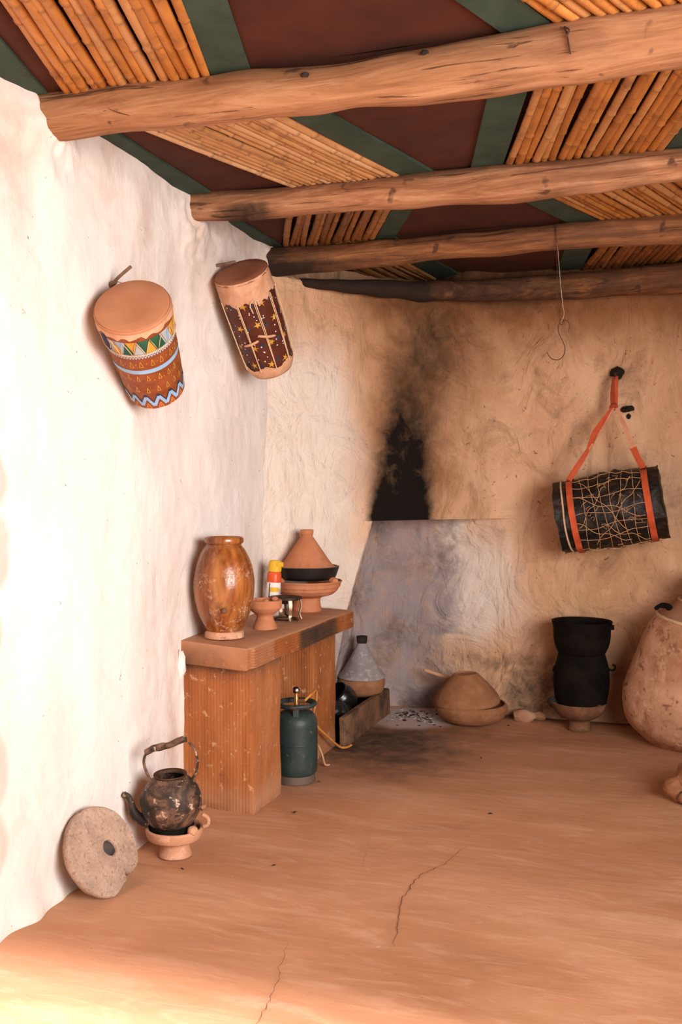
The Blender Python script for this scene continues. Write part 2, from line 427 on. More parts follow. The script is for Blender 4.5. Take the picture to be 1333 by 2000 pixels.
M['c_yellow'] = basic('yellow plastic cap', (.80, .50, .03), (.86, .58, .06), 10, .45, .05, 60)
M['c_red'] = basic('red orange can', (.72, .10, .03), (.78, .14, .05), 10, .35, .05, 60)
M['c_white'] = basic('white label', (.78, .72, .68), (.85, .80, .76), 10, .45, .05, 60)
M['c_dark'] = basic('dark print', (.05, .04, .06), (.10, .08, .12), 10, .5, .05, 60)
M['ashlid'] = basic('ash grey lid', (.24, .20, .20), (.36, .30, .29), 7, .85, .4, 40, spots=[((.42, .22, .15), 6, .6, .75, .6), ((.50, .45, .44), 30, .55, .65, .6)])
M['trough'] = basic('dark earthen trough', (.14, .075, .045), (.24, .14, .085), 6, .9, .5, 40, spots=[((.03, .022, .018), 4, .5, .7, .8)])
M['bag'] = basic('crumpled black plastic', (.004, .005, .005), (.010, .012, .012), 8, .32, .9, 14, spec=.35, bd=.02)
M['bigjar'] = basic('clay-daubed jar', (.44, .25, .16), (.66, .43, .31), 5, .9, .8, 18, spots=[((.22, .10, .06), 13, .58, .68, .85), ((.34, .17, .09), 4, .50, .66, .7), ((.80, .60, .46), 7, .6, .75, .5), ((.40, .20, .10), 3, .55, .8, .5)], bd=.01)
M['bigneck'] = basic('brown jar neck', (.30, .16, .09), (.42, .24, .15), 5, .85, .4, 30)
M['stump'] = basic('rough stump wood', (.26, .12, .06), (.46, .24, .14), 7, .85, .7, 30, spots=[((.12, .05, .03), 6, .55, .7, .7)], stretch=(.6, 2, 2), bd=.01)
M['clod'] = basic('earth clod', (.36, .20, .13), (.55, .34, .24), 12, .95, .6, 40)
M['ember'] = basic('charcoal', (.012, .010, .009), (.05, .04, .035), 20, .8, .6, 50)
M['ash'] = basic('pale ash', (.35, .30, .28), (.55, .48, .44), 20, .95, .6, 50)
M['crack'] = basic('crack in the floor', (.10, .045, .028), (.14, .06, .04), 20, .95, 0, 50)

# ------------------------------------------------------------------ room
def xw(y, z):   # the left wall bows gently away from the room
    return -.075*sstep(3.5, 4.25, y) - .03*sstep(4.4, 5.2, y)
BEAMS = [('b1', 2.98), ('b2', 4.20), ('b3', 5.22), ('b4', 6.28)]
def wl_pt(u, v):
    y = lerp(-.2, 5.75, u); z = lerp(-.03, 2.9, v)
    x = xw(y, z) + .016*nz((0, y, z), 1.3, 3) + .007*nz((0, y, z), 4.5, 8) + .003*nz((0, y, z), 14, 1)
    for _, by in BEAMS[:3]:                      # plaster daubed round each beam end
        d = sqrt(((y-by)/.16)**2+((z-2.72)/.17)**2)
        x += (.055 if by < 3 else .045)*max(0, 1-d*.7)*(1+.9*nz((0, y, z), 9, 2)+.5*nz((0, y, z), 22, 4))
    x += .022*math.exp(-(z/.06)**2)*(1+nz((0, y, 0), 8, 1))     # skirt of plaster at the floor
    return (x, y, z)
g = grid(wl_pt, 420, 210)
mb = MB().add(g)
pk = []; dt = []
PINK = [(2.64, 1.50, .12), (2.63, 1.27, .15), (2.61, 1.02, .12), (2.62, .56, .14), (2.60, .30, .14)]
for p in mb.v:
    k = 0
    for (py, pz, pr_) in PINK: k = max(k, 1-sstep(pr_*.85, pr_*1.1, sqrt((p.y-py)**2+((p.z-pz)*.9)**2)+.02*nz(p, 9)))
    pk.append(k*.9)
    d = 0
    d = max(d, (1-sstep(.0, .13, abs(p.y-3.97)))*(1-sstep(.75, .95, p.z))*.55*(.6+nz(p, 7, 2)))   # bench's shadow painted on the wall
    d = max(d, .35*(1-sstep(.02, .18, p.z))*sstep(3.0, 3.7, p.y))
    d = max(d, .45*sstep(2.45, 2.75, p.z)*sstep(3.6, 4.6, p.y)); d = max(d, (.30*sstep(2.0, 2.7, p.z)+.18*sstep(.2, 1, .5+nz(p, 1.5, 4)))*max(0, .4+1.5*nz((p.x, p.y*3.2, p.z*1.1), 1.5, 7)))
    dt.append(max(0, d))
mb.attrs = {'pink': pk, 'dirt_shade': dt}
struct(mb.build('wall_left', M['wall_left'], angle=80))

# back wall: diagonal chimney breast, soot above the hearth opening, recess below it
ZL = 1.262
def edge(z):
    pts = [(-.05, .13, 5.50), (.40, .185, 5.545), (.74, .243, 5.60), (ZL, .362, 5.70), (1.93, .40, 5.76), (2.54, .48, 5.84), (2.95, .52, 5.88)]
    for a, b in zip(pts, pts[1:]):
        if z <= b[0]: t = (z-a[0])/(b[0]-a[0]); return lerp(a[1], b[1], t), lerp(a[2], b[2], t)
    return pts[-1][1:]
def bez(P, t):
    P = [V(p) for p in P]
    while len(P) > 1: P = [P[i].lerp(P[i+1], t) for i in range(len(P)-1)]
    return P[0]
NA, NB_, NC = 70, 130, 150
YB = 6.40
def back_row(z, low):
    ex, ey = edge(z); out = []
    st = V((-.17, 5.02, 0)); E_ = V((ex, ey, 0))
    c1 = V((-.10, 5.20, 0)); c2 = E_ + (V((-.08, 5.33, 0))-E_)*.5
    up = sstep(ZL, 2.6, z)
    if not low: c2 = c2.lerp(E_+V((-.22, -.14, 0)), up)
    for i in range(NA): out.append(bez([st, c1, c2, E_], i/NA))
    Bp = V((1.18, YB, 0))
    if low:
        ctl = [E_, E_+V((-.16, .22, 0)), V((-.12, YB+.22, 0)), V((.50, YB, 0)), Bp]
    else:
        ctl = [E_, E_+V((.10+.10*up, .12+.02*up, 0)), V((.80, 6.22, 0)), V((.98, YB, 0)), Bp]
    for i in range(NB_): out.append(bez(ctl, i/NB_))
    for i in range(NC+1): out.append(V((lerp(1.18, 4.6, i/NC), YB-.02*sstep(0, 1, i/NC), 0)))
    return out
zs_lo = [lerp(-.03, ZL, i/90) for i in range(91)]; zs_hi = [lerp(ZL, 2.9, i/115) for i in range(116)]
rows = [(z, True) for z in zs_lo]+[(z, False) for z in zs_hi]
v = []; W = NA+NB_+NC+1
for z, low in rows:
    for i, p in enumerate(back_row(z, low)):
        q = V((p.x, p.y, z)); amp = 1.0
        if NA-6 < i < NA+6 and low: amp = .3
        d = amp*(.020*nz(q, 1.7, 5)+.012*nz(q, 4.5, 3)+.005*nz(q, 12, 7))
        if abs(z-ZL) < .02: d *= .4
        q.y += d*.8 + .5*sstep(2.65, 2.70, z)*sstep(NA*.25, NA*.5, i)*(1-sstep(.5, .9, p.x)); q.x += d*.5*(1-sstep(.5, 1.2, p.x))
        # bulging lumps low on the wall and ledge of earth at the floor
        q.y -= .05*math.exp(-((z-.06)/.12)**2)*sstep(.75, 1.1, p.x)*(1+.9*nz(q, 5, 2))
        q.y -= .035*math.exp(-((z-2.62)/.10)**2)*sstep(.2, .8, p.x)*(1+nz(q, 6, 3))
        v.append(q)
f = [[j*W+i, j*W+i+1, (j+1)*W+i+1, (j+1)*W+i] for j in range(len(rows)-1) for i in range(W-1)]
mb = MB().add((v, f))
A = {k: [] for k in ('soot', 'smoke', 'grey', 'white', 'dirt_shade')}
for idx, q in enumerate(mb.v):
    j, i = divmod(idx, W); low = rows[j][1]; x, y, z = q
    so = sm = gr = wh = di = 0
    if not low:
        h = z-ZL
        ex = edge(z)[0]
        # soot plume: starts as the full width of the opening and fades upwards
        cl = ex-.02+.05*h; cr_ = .65+.17*sstep(.6, 1.25, h)
        wl_ = .035+.10*h; wr = .045+.13*h
        s = sstep(cl-wl_, cl+wl_, x)*(1-sstep(cr_-wr, cr_+wr, x))
        if i < NA*.8: s = 0
        so = s*(1-.16*sstep(.06, .35, h)-.26*sstep(.45, .95, h))
        so = so*(1 - .12*sstep(.95, 1.3, h))
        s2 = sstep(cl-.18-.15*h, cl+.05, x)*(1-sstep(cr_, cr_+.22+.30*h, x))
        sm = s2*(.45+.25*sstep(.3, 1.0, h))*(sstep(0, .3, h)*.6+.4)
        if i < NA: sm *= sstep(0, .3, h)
        sm = max(sm, .85*sstep(.85, 1.35, h+.12*nz(q, 2.4, 4))*sstep(-.05, .5, x))  # smoke, with the ceiling's shade on the upper wall painted in
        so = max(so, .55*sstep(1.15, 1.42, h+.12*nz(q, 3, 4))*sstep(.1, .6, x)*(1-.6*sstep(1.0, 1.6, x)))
        wh = (1-sstep(.15, .40, x+.10*nz(q, 3, 5)))*(1-sstep(.75, 1.25, h))*.8
        di = .25*sstep(.9, .2, h)*max(0, nz(q, 2.2, 11))*2*sstep(.6, 1., x)
    else:
        if i < NA: wh = lerp(.75*sstep(.2, .8, z), (1-sstep(.15, .40, x+.10*nz(q, 3, 5)))*.8, sstep(.9, ZL, z)); gr = .9*(1-sstep(.66, .74, z))*sstep(NA*.35, NA*.7, i)
        else:
            gr = 1-sstep(.54, .80, x+.14*nz((x, 0, z), 4, 2)+.16*(ZL-z)*(-1 if z > .5 else .2))
            wh = sstep(.45, .7, x)*(1-sstep(.85, 1.25, x+.1*nz(q, 3, 2)))*sstep(.35, .6, z)*.8
            wh *= 1-.75*sstep(.95, 1.25, z)*sstep(.72, .82, x)
            gr = max(gr*.95, 0)
            di = .55*(1-sstep(.55, .9, x))*max(0, .3+nz((x, y, z), 3.4, 6)*1.4)
        di = max(di, .8*sstep(1.0, 1.12, x)*(1-sstep(1.40, 1.55, x))*sstep(.0, .08, z)*(1-sstep(.24, .36, z+.05*nz(q, 6))))
        di = max(di, .45*sstep(.7, 1.0, x)*(1-sstep(1.5, 2.2, x))*math.exp(-((z-.33+.03*nz(q, 5))/.05)**2))
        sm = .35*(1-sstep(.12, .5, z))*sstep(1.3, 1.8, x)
    for k, val in zip(('soot', 'smoke', 'grey', 'white', 'dirt_shade'), (so, sm, gr, wh, di)): A[k].append(max(0, min(1, val)))
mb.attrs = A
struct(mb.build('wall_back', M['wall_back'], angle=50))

# floor
def fl_pt(u, v):
    x = lerp(-.3, 4.7, u); y = lerp(-1.2, 6.6, v)
    return (x, y, .006*nz((x, y, 0), 1.1, 4)*sstep(0, 1, y)-.003)
mb = MB().add(grid(fl_pt, 260, 400)); D = []; AS = []
for p in mb.v:
    x, y = p.x, p.y; n_ = .12*nz(p, 3.2, 1)+.06*nz(p, 9, 2)
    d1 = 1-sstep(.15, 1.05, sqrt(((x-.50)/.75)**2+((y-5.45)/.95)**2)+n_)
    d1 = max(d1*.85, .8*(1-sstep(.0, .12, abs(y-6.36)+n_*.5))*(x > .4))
    a1 = 1-sstep(.6, 1.0, sqrt(((x-.52)/.34)**2+((y-6.10)/.36)**2)+n_*1.5)
    D.append(d1*(1-a1)); AS.append(a1*.9)
mb.attrs = {'dark': D, 'ash': AS}
flo = struct(mb.build('floor', M['floor']))
def crack(pts, w_):
    P = crv([(x, y, .0015) for x, y in pts], 10); vv = []; ff = []
    for i, p in enumerate(P):
        p = p+V((.012*nz(p, 30, 2), .012*nz(p, 30, 5), 0)); ww = w_*(.5+.8*abs(nz(p, 20, 3)))*(1-.7*abs(2*i/(len(P)-1)-1)**3)
        vv += [p+V((-ww, 0, .001)), p+V((ww, 0, .001))]
    for i in range(len(P)-1): ff.append([2*i, 2*i+1, 2*i+3, 2*i+2])
    o = MB().add((vv, ff)).build('crack', M['crack'], flo); return o
crack([(1.29, 4.02), (1.244, 3.78), (1.184, 3.63), (1.178, 3.50), (1.184, 3.37), (1.221, 3.19), (1.248, 3.047)], .0020)
crack([(.915, 2.97), (.95, 2.82), (.993, 2.655), (1.004, 2.55), (1.03, 2.44)], .0013)
crack([(.9, 3.9), (.94, 3.7), (1.0, 3.55)], .0005)

# unseen sides of the room, and the sunlit yard in front of it
struct(MB().add(box(4.6, 4.8, .55, 6.6, 0, 2.9, bev=0)).build('wall_right', M['brown'], smooth=False))
struct(MB().add(box(-.45, 4.9, .57, 6.9, 2.875, 3.05, bev=0)).build('ceiling', M['ceil'], smooth=False))
yard = MB().add(box(-9, 12, -14, -1.15, -.08, -.004, bev=0)).build('ground', M['trough'], smooth=False); struct(yard)

# ------------------------------------------------------------------ ceiling
def beam(label, y0, pts, mat, x1=4.7, sm=None, off=0):
    """pts: (x, z, r)"""
    t = thing('log_beam', label, 'beam', (pts[0][0], y0, 0))
    ctr = []
    X = [p[0] for p in pts]
    xs = [lerp(X[0], x1, i/150) for i in range(151)]; rr = []
    for x in xs:
        a = 0
        while a < len(pts)-2 and x > pts[a+1][0]: a += 1
        tt = min(1, max(0, (x-pts[a][0])/(pts[a+1][0]-pts[a][0]))); tt = tt*tt*(3-2*tt)
        yy = lerp(pts[a][3], pts[a+1][3], tt)-y0 if len(pts[0]) > 3 else 0
        ctr.append(V((x-X[0], yy+.012*nz((x, 0, 0), 1.2, off), lerp(pts[a][1], pts[a+1][1], tt)+.004*nz((x, 0, 0), 3, off))))
        rr.append(lerp(pts[a][2], pts[a+1][2], tt)*(1+.05*nz((x, 0, 0), 4, off+3)))
    m_ = MB().add(tube(ctr, rr, 28, .010, 5, off))
    m_.attrs = {'smoke': [max(0, min(1, sm(p.x+X[0], p.z)*1.0)) if sm else 0. for p in m_.v]}
    m_.build('trunk', mat, t, angle=60)
    return t
b1 = beam('thickest pale log beam, the nearest one, across the top of the picture', 2.98,
     [(-.16, 2.775, .082), (.25, 2.762, .083), (.64, 2.748, .076), (1.09, 2.728, .070), (1.47, 2.730, .082), (1.77, 2.738, .087), (2.1, 2.745, .086), (3, 2.76, .085)], M['log'], off=1)
b2 = beam('brown log beam just behind the thickest one, with a long split', 4.20,
     [(-.11, 2.785, .070), (.26, 2.760, .067), (.67, 2.755, .063), (1.08, 2.749, .073), (1.43, 2.742, .076), (1.74, 2.747, .072), (2.1, 2.752, .066), (3, 2.76, .07)], M['log2'], off=5,
     sm=lambda x, z: .7*sstep(.42, .30, x)*sstep(2.765, 2.74, z)*sstep(.02, .16, x)+.25*sstep(2.76, 2.80, z))
b3 = beam('smoke-browned log beam that carries the hanging wire hook', 5.22,
     [(-.16, 2.735, .079), (.42, 2.727, .071), (.99, 2.744, .066), (1.52, 2.749, .069), (2.1, 2.747, .078), (3, 2.75, .08)], M['log3'], off=9,
     sm=lambda x, z: .75*sstep(.45, -.1, x)+.35*sstep(2.73, 2.69, z)*sstep(1.2, .6, x))
b4 = beam('blackened split log beam lying against the top of the back wall', 6.27,
     [(-.3, 2.65, .03, 5.36), (.04, 2.642, .028, 5.39), (.17, 2.632, .034, 5.43), (.31, 2.638, .042, 5.58), (.45, 2.643, .050, 5.74), (.63, 2.646, .058, 5.90), (.99, 2.667, .067, 6.10), (1.41, 2.686, .076, 6.21), (2.1, 2.704, .092, 6.27), (3, 2.72, .1, 6.28)], M['log3'], off=14,
     sm=lambda x, z: .95*sstep(.8, .35, x)+.45*sstep(2.0, .9, x)+.25)
# splits and knots in the beams
def split(parent, pts, w_=.003):
    base = V(parent.location)
    P = [V(p)-base for p in crv(pts, 8)]
    n_ = len(P); rr = [w_*(1-.85*abs(2*i/(n_-1)-1)) for i in range(n_)]
    MB().add(tube([p+V((0, .001*nz(p, 20), .003*nz(p, 25, 3))) for p in P], rr, 5)).build('split', M['crack'], parent)
split(b2, [(1.35, 4.126, 2.745), (1.55, 4.124, 2.757), (1.75, 4.127, 2.762), (1.95, 4.132, 2.775), (2.25, 4.136, 2.78)], .0035)
split(b1, [(.30, 2.903, 2.735), (.34, 2.909, 2.715), (.40, 2.925, 2.70)], .002)
split(b1, [(.33, 2.905, 2.75), (.335, 2.908, 2.72)], .0018)
def knot(parent, x, y, z, r):
    base = V(parent.location)
    m_ = MB().add(blob(V((x, y, z))-base, r, x*7, sq=(1.3, .5, .8))); m_.build('knot', M['ember'], parent)
knot(b1, 1.00, 2.905, 2.752, .011); knot(b1, .52, 2.925, 2.705, .014); knot(b1, 1.38, 2.897, 2.765, .010)
# twig wire twisted round the near beam
tw = MB().add(tube(crv([(1.775, 2.885, 2.775), (1.79, 2.888, 2.765), (1.797, 2.885, 2.735), (1.803, 2.892, 2.70)], 5), .0028, 6))
tw.add(tube(crv([(1.785, 2.886, 2.775), (1.80, 2.88, 2.762), (1.792, 2.882, 2.745)], 4), .003, 6))
tag(tw.build('twisted_wire', M['wire']), 'short dark twisted wire nailed to the face of the nearest beam', 'wire')

ZC = 2.822
def cane_panel(label, y0, y1, yref, xl, xr, sl, sr, mat, seed, pitch=.034, zoff=0, rad=.016):
    rnd = random.Random(seed)
    n_ = max(2, int((xr-xl)/pitch))
    t = thing('cane_mat', label, 'cane mat', (xl, y0, ZC), group='cane panels between the beams')
    for i in range(n_):
        u = (i+.5)/n_; xr_ = lerp(xl, xr, u); s = lerp(sl, sr, u)+rnd.uniform(-.012, .012)
        xa = xr_+s*(y0-yref)+rnd.uniform(-.006, .006); xb = xr_+s*(y1-yref)+rnd.uniform(-.006, .006)
        r0 = rad*rnd.uniform(.92, 1.18); za = rnd.uniform(-.004, .004); zb = rnd.uniform(-.004, .004)
        bow = rnd.uniform(-.012, .012); zb_ = rnd.uniform(-.010, .002)
        if abs(xa-xl) > 9: continue
        nodes = []; q = rnd.uniform(.02, .16)
        L = sqrt((xb-xa)**2+(y1-y0)**2)
        while q < L: nodes.append(q); q += rnd.uniform(.18, .42)
        ts = sorted(set([0, L]+[k*L/10 for k in range(1, 10)]+[max(0, min(L, nn+d)) for nn in nodes for d in (-.012, -.004, 0, .004, .012)]))
        P = []; R = []; ring = []
        for s_ in ts:
            k = s_/L; x = lerp(xa, xb, k)+bow*sin(pi*k); z = lerp(za, zb, k)+zb_*sin(pi*k)+zoff
            P.append(V((x-xl, (y1-y0)*k, z)))
            dn = min([abs(s_-nn) for nn in nodes] or [1])
            R.append(r0*(1+.16*max(0, 1-dn/.007)-.05*(1 if .008 < dn < .014 else 0)))
            ring.append(1.0 if dn < .0045 else 0.0)
        m_ = MB().add(tube(P, R, 9)); m_.attrs = {'ring': [ring[j//9] for j in range(len(m_.v))]}
        m_.build('cane', mat, t, angle=60)
    return t
def strip(xa0, xb0, xa1, xb1, y0, y1, z0, z1):
    return hexbox([(xa0, y0, z0), (xb0, y0, z0), (xb1, y1, z0), (xa1, y1, z0), (xa0, y0, z1), (xb0, y0, z1), (xb1, y1, z1), (xa1, y1, z1)], bev=.002)
def painted_panel(label, y0, y1, yref, L, R_):
    """L, R_: (x at yref, width, slope) of the two green border boards; brown infill sags between"""
    t = thing('painted_infill_panel', label, 'painted panel', (0, y0, ZC), group='brown and green panels between the beams')
    xl = lambda y: L[0]+L[2]*(y-yref); xr = lambda y: R_[0]+R_[2]*(y-yref)
    if L[1] > 0:
        MB().add(strip(xl(y0), xl(y0)+L[1], xl(y1), xl(y1)+L[1], 0, y1-y0, -.008, .006)).build('border_board', M['green'], t)
    if R_[1] > 0:
        MB().add(strip(xr(y0), xr(y0)+R_[1], xr(y1), xr(y1)+R_[1], 0, y1-y0, -.008, .006)).build('border_board', M['green'], t)
    def fn(u, v_):
        y = lerp(y0, y1, v_); a = xl(y)+L[1]-.004; b = xr(y)+.004
        return (lerp(a, b, u), y-y0, .004-.012*sin(pi*u)*sin(pi*v_)+.003*nz((u, v_, 0), 3, y0))
    vv, ff = grid(fn, 16, 16); vv2 = [p+V((0, 0, .02)) for p in vv]; nn = len(vv)
    MB().add((vv+vv2, ff+[[i+nn for i in reversed(q)] for q in ff])).build('infill', M['brown'], t)
    return t
YS = [1.0, 2.98, 4.20, 5.22, 6.36]
# bay nearest the camera
painted_panel('brown panel with green edge beside the wall, nearest bay', 1.6, 2.98, 2.9, (-.12, .18, -.30), (.14, 0, -.30))
cane_panel('broad orange cane panel at the upper left, in front of the nearest beam', 1.6, 2.98, 2.9, .12, .665, -.34, -.29, M['cane'], 1, .035, rad=.018)
painted_panel('large brown panel between green boards above the nearest beam', 1.6, 2.98, 2.92, (.665, .135, -.29), (1.585, .15, .36))
cane_panel('orange cane panel cut off by the top right picture edge', 1.6, 2.98, 2.92, 1.745, 2.5, .40, .40, M['cane'], 2, .036, rad=.018)
# second bay
painted_panel('brown curved panel with green board along the left wall, second bay', 2.98, 4.2, 4.12, (-.09, .15, -.02), (.44, 0, .31))
cane_panel('pale straw-coloured cane panel between the two nearest beams', 2.98, 4.2, 4.12, .44, .935, .31, .25, M['cane2'], 3, .030, rad=.0155)
painted_panel('brown trapezoid panel between green boards, behind the nearest beam', 2.98, 4.2, 4.12, (.94, .14, .245), (1.275, .135, -.28))
cane_panel('long orange cane panel at the right between the two nearest beams', 2.98, 4.2, 4.14, 1.415, 2.045, -.28, -.26, M['cane'], 4, .034, rad=.0165)
painted_panel('dark panel right of the long orange canes, at the picture edge', 2.98, 4.2, 4.14, (2.05, .12, -.26), (2.6, .14, .2))
# third bay
painted_panel('small dark brown panel with green edge in the corner over the left wall', 4.2, 5.22, 5.15, (-.16, .14, .0), (.0, 0, -.45))
cane_panel('short brown cane panel above the second drum, left of the third bay', 4.2, 5.22, 5.15, .01, .545, -.46, -.46, M['cane3'], 5, .034)
painted_panel('wide brown panel between green boards above the smoke-browned beam', 4.2, 5.22, 5.15, (.555, .11, -.46), (1.53, .15, .33))
cane_panel('fanned cane panel on the right between second and third beams', 4.2, 5.22, 5.15, 1.69, 2.55, .36, .30, M['cane'], 6, .034)
# fourth bay
painted_panel('sooty brown panel in the far left corner of the ceiling', 5.22, 6.36, 6.2, (-.2, .15, .0), (.22, 0, .12))
cane_panel('sooty cane strip above the fireplace smoke stain', 5.22, 6.36, 6.2, .22, .58, .14, .10, M['cane3'], 7, .03)
painted_panel('blackened brown panel between green boards next to the back wall', 5.22, 6.36, 6.3, (.60, .16, .12), (1.37, .155, -.2))
cane_panel('far cane panel at the right over the blackened beam', 5.22, 6.36, 6.3, 1.53, 2.25, -.23, -.22, M['cane3'], 8, .034)

# ------------------------------------------------------------------ bench
bench = thing('earthen_bench', 'red-brown plastered bench table against the left wall, carrying pots', 'bench', (.0, 4.2, 0))
bl = V(bench.location)
def slab_mesh():
    # profile across the depth: grooved front edge, extruded along the bench
    prof = [(-.14, .665), (.30, .662)]
    zt = .765
    for k in range(7):
        z = .668+k*.0125; prof += [(.322, z), (.327, z+.004), (.327, z+.008), (.322, z+.0105)]
    prof += [(.318, .760), (.308, zt), (.2, zt), (.1, zt+.002), (-.14, zt+.006)]
    N = 90; v = []; at_c = []; at_t = []; n0 = len(prof)
    for i in range(N+1):
        u = i/N
        for (x, z) in prof:
            y0 = lerp(4.10, 3.985, sstep(-.1, .33, x)*.2+.8*(x+.14)/.47); y1 = 5.40-.03*(x > .3)
            y = lerp(y0, y1, u); xx = x+.022*u*(x > .1)
            if x > .315 and u < .03: xx -= .012
            p = V((xx, y, z)); p += noise.noise_vector(V((p.x*9, p.y*5, p.z*2)))*.0025+noise.noise_vector(V((p.x, p.y*2.5, p.z)))*.006
            if x > .3: p += noise.noise_vector(V((p.x*35, p.y*5, p.z*35)))*.0009
            v.append(p-bl)
            at_c.append((sstep(4.50, 4.62, y)*(1-sstep(5.05, 5.15, y)) if (x > .29 and z < .758) else 0)*.75+(.7 if (z < .68 and x < .31) else 0))  # charred front edge, plus shade painted on the slab's underside
            at_t.append(.9 if (z > .755) else (.45 if x > .3 and u < .2 else 0.))
    f = []
    for i in range(N):
        for k in range(n0):
            a = i*n0+k; b = i*n0+(k+1) % n0; f.append([a, b, b+n0, a+n0])
    # ends: fan of quads via a centre row grid
    f.append(list(range(n0-1, -1, -1))); f.append([N*n0+k for k in range(n0)])
    m_ = MB().add((v, f)); m_.attrs = {'char_shade': at_c, 'top': at_t}; return m_
slab_mesh().build('slab_top', M['slab'], bench, angle=35)
def leg(c4, z1, off):
    m_ = MB().add(hexbox([(x, y, -.01) for x, y in c4]+[(x, y, z1) for x, y in c4], cuts=14, bev=.008, jit=.005, js=7, off=off))
    m_.attrs = {'char_shade': [.0+.55*sstep(.60, .66, p.z)+.5*(1-sstep(.01, .05, p.z))*max(0, nz(p, 12, 3)) for p in m_.v], 'top': [.6*(1-sstep(.02, .16, p.z)) + .4*sstep(.29, .31, p.x) for p in m_.v]}  # slab's shade painted below it; right-hand face coloured lighter as if lit
    m_.v = [p-bl for p in m_.v]
    return m_.build('leg', M['bench'], bench, angle=40)
leg([(-.14, 4.12), (.298, 4.07), (.300, 4.405), (-.14, 4.42)], .668, 1)
leg([(-.14, 4.96), (.264, 4.95), (.268, 5.30), (-.14, 5.32)], .668, 4)
# crumbs of broken plaster where the near leg meets wall and floor
for i, (x, y, z, r) in enumerate([(-.03, 4.075, .02, .022), (.02, 4.06, .015, .018), (.06, 4.055, .012, .014), (-.055, 4.06, .66, .045)]):
    MB().add(blob(V((x, y, z))-bl, r, i+2, amp=.6, sq=(.5, .7, 1.5) if z > .1 else (1, 1, 1))).build('plaster_crumb', M['clod'] if z < .1 else M['wall_left'], bench)

# ------------------------------------------------------------------ drums
def frame(n_, toward):
    z = V(n_).normalized(); x = (V(toward)-z*V(toward).dot(z)).normalized(); y = z.cross(x)
    return Matrix((x, y, z)).transposed()
class DrumSurf:
    def __init__(s, prof, L): s.p = prof; s.L = L
    def r(s, t):
        for a, b in zip(s.p, s.p[1:]):
            if t <= b[0]: return lerp(a[1], b[1], (t-a[0])/(b[0]-a[0]))
        return s.p[-1][1]
    def P(s, th, t, off=.0012):
        r = s.r(t)+off; a = radians(th); return V((r*cos(a), r*sin(a), -t*s.L))
    def poly(s, m_, pts, mi, off=.0012):
        """fill polygon (theta,t) as fan from centroid, edges subdivided so it hugs the drum"""
        n_ = len(pts); c = (sum(p[0] for p in pts)/n_, sum(p[1] for p in pts)/n_)
        v = [s.P(c[0], c[1], off)]; ring = []
        for i in range(n_):
            a, b = pts[i], pts[(i+1) % n_]
            for k in range(3): ring.append((lerp(a[0], b[0], k/3), lerp(a[1], b[1], k/3)))
        mid = [s.P((p[0]+c[0])/2, (p[1]+c[1])/2, off) for p in ring]; out = [s.P(p[0], p[1], off) for p in ring]
        K = len(ring); v += mid+out; f = []
        for i in range(K):
            j = (i+1) % K
            f.append([0, 1+i, 1+j]); f.append([1+i, 1+K+i, 1+K+j, 1+j])
        m_.add((v, f), mi)
    def line(s, m_, pts, w_, mi, off=.0014):
        """painted line: quads of width w_ (m)"""
        for a, b in zip(pts, pts[1:]):
            K = max(2, int(abs(b[0]-a[0])/4)+1)
            q = [(lerp(a[0], b[0], k/K), lerp(a[1], b[1], k/K)) for k in range(K+1)]
            W3 = [s.P(t_, u_, off) for t_, u_ in q]; v = []
            tg = (W3[-1]-W3[0]).normalized()
            for p in W3:
                nn = V((p.x, p.y, 0)).normalized(); d = nn.cross(tg).normalized()*w_*.5
                v += [p-d, p+d]
            m_.add((v, [[2*k, 2*k+1, 2*k+3, 2*k+2] for k in range(K)]), mi)
    def tri(s, m_, th, t, wd, ht, lw, mi):
        s.line(m_, [(th-wd, t+ht), (th, t-ht), (th+wd, t+ht), (th-wd, t+ht)], lw, mi)
    def cord(s, m_, pts, r, mi=0, off=.002, seg=6):
        P = []
        for a, b in zip(pts, pts[1:]):
            K = max(1, int(max(abs(b[0]-a[0])/5, abs(b[1]-a[1])/.1)))
            P += [s.P(lerp(a[0], b[0], k/K), lerp(a[1], b[1], k/K), off) for k in range(K)]
        P.append(s.P(pts[-1][0], pts[-1][1], off)); m_.add(tube(P, r, seg), mi)

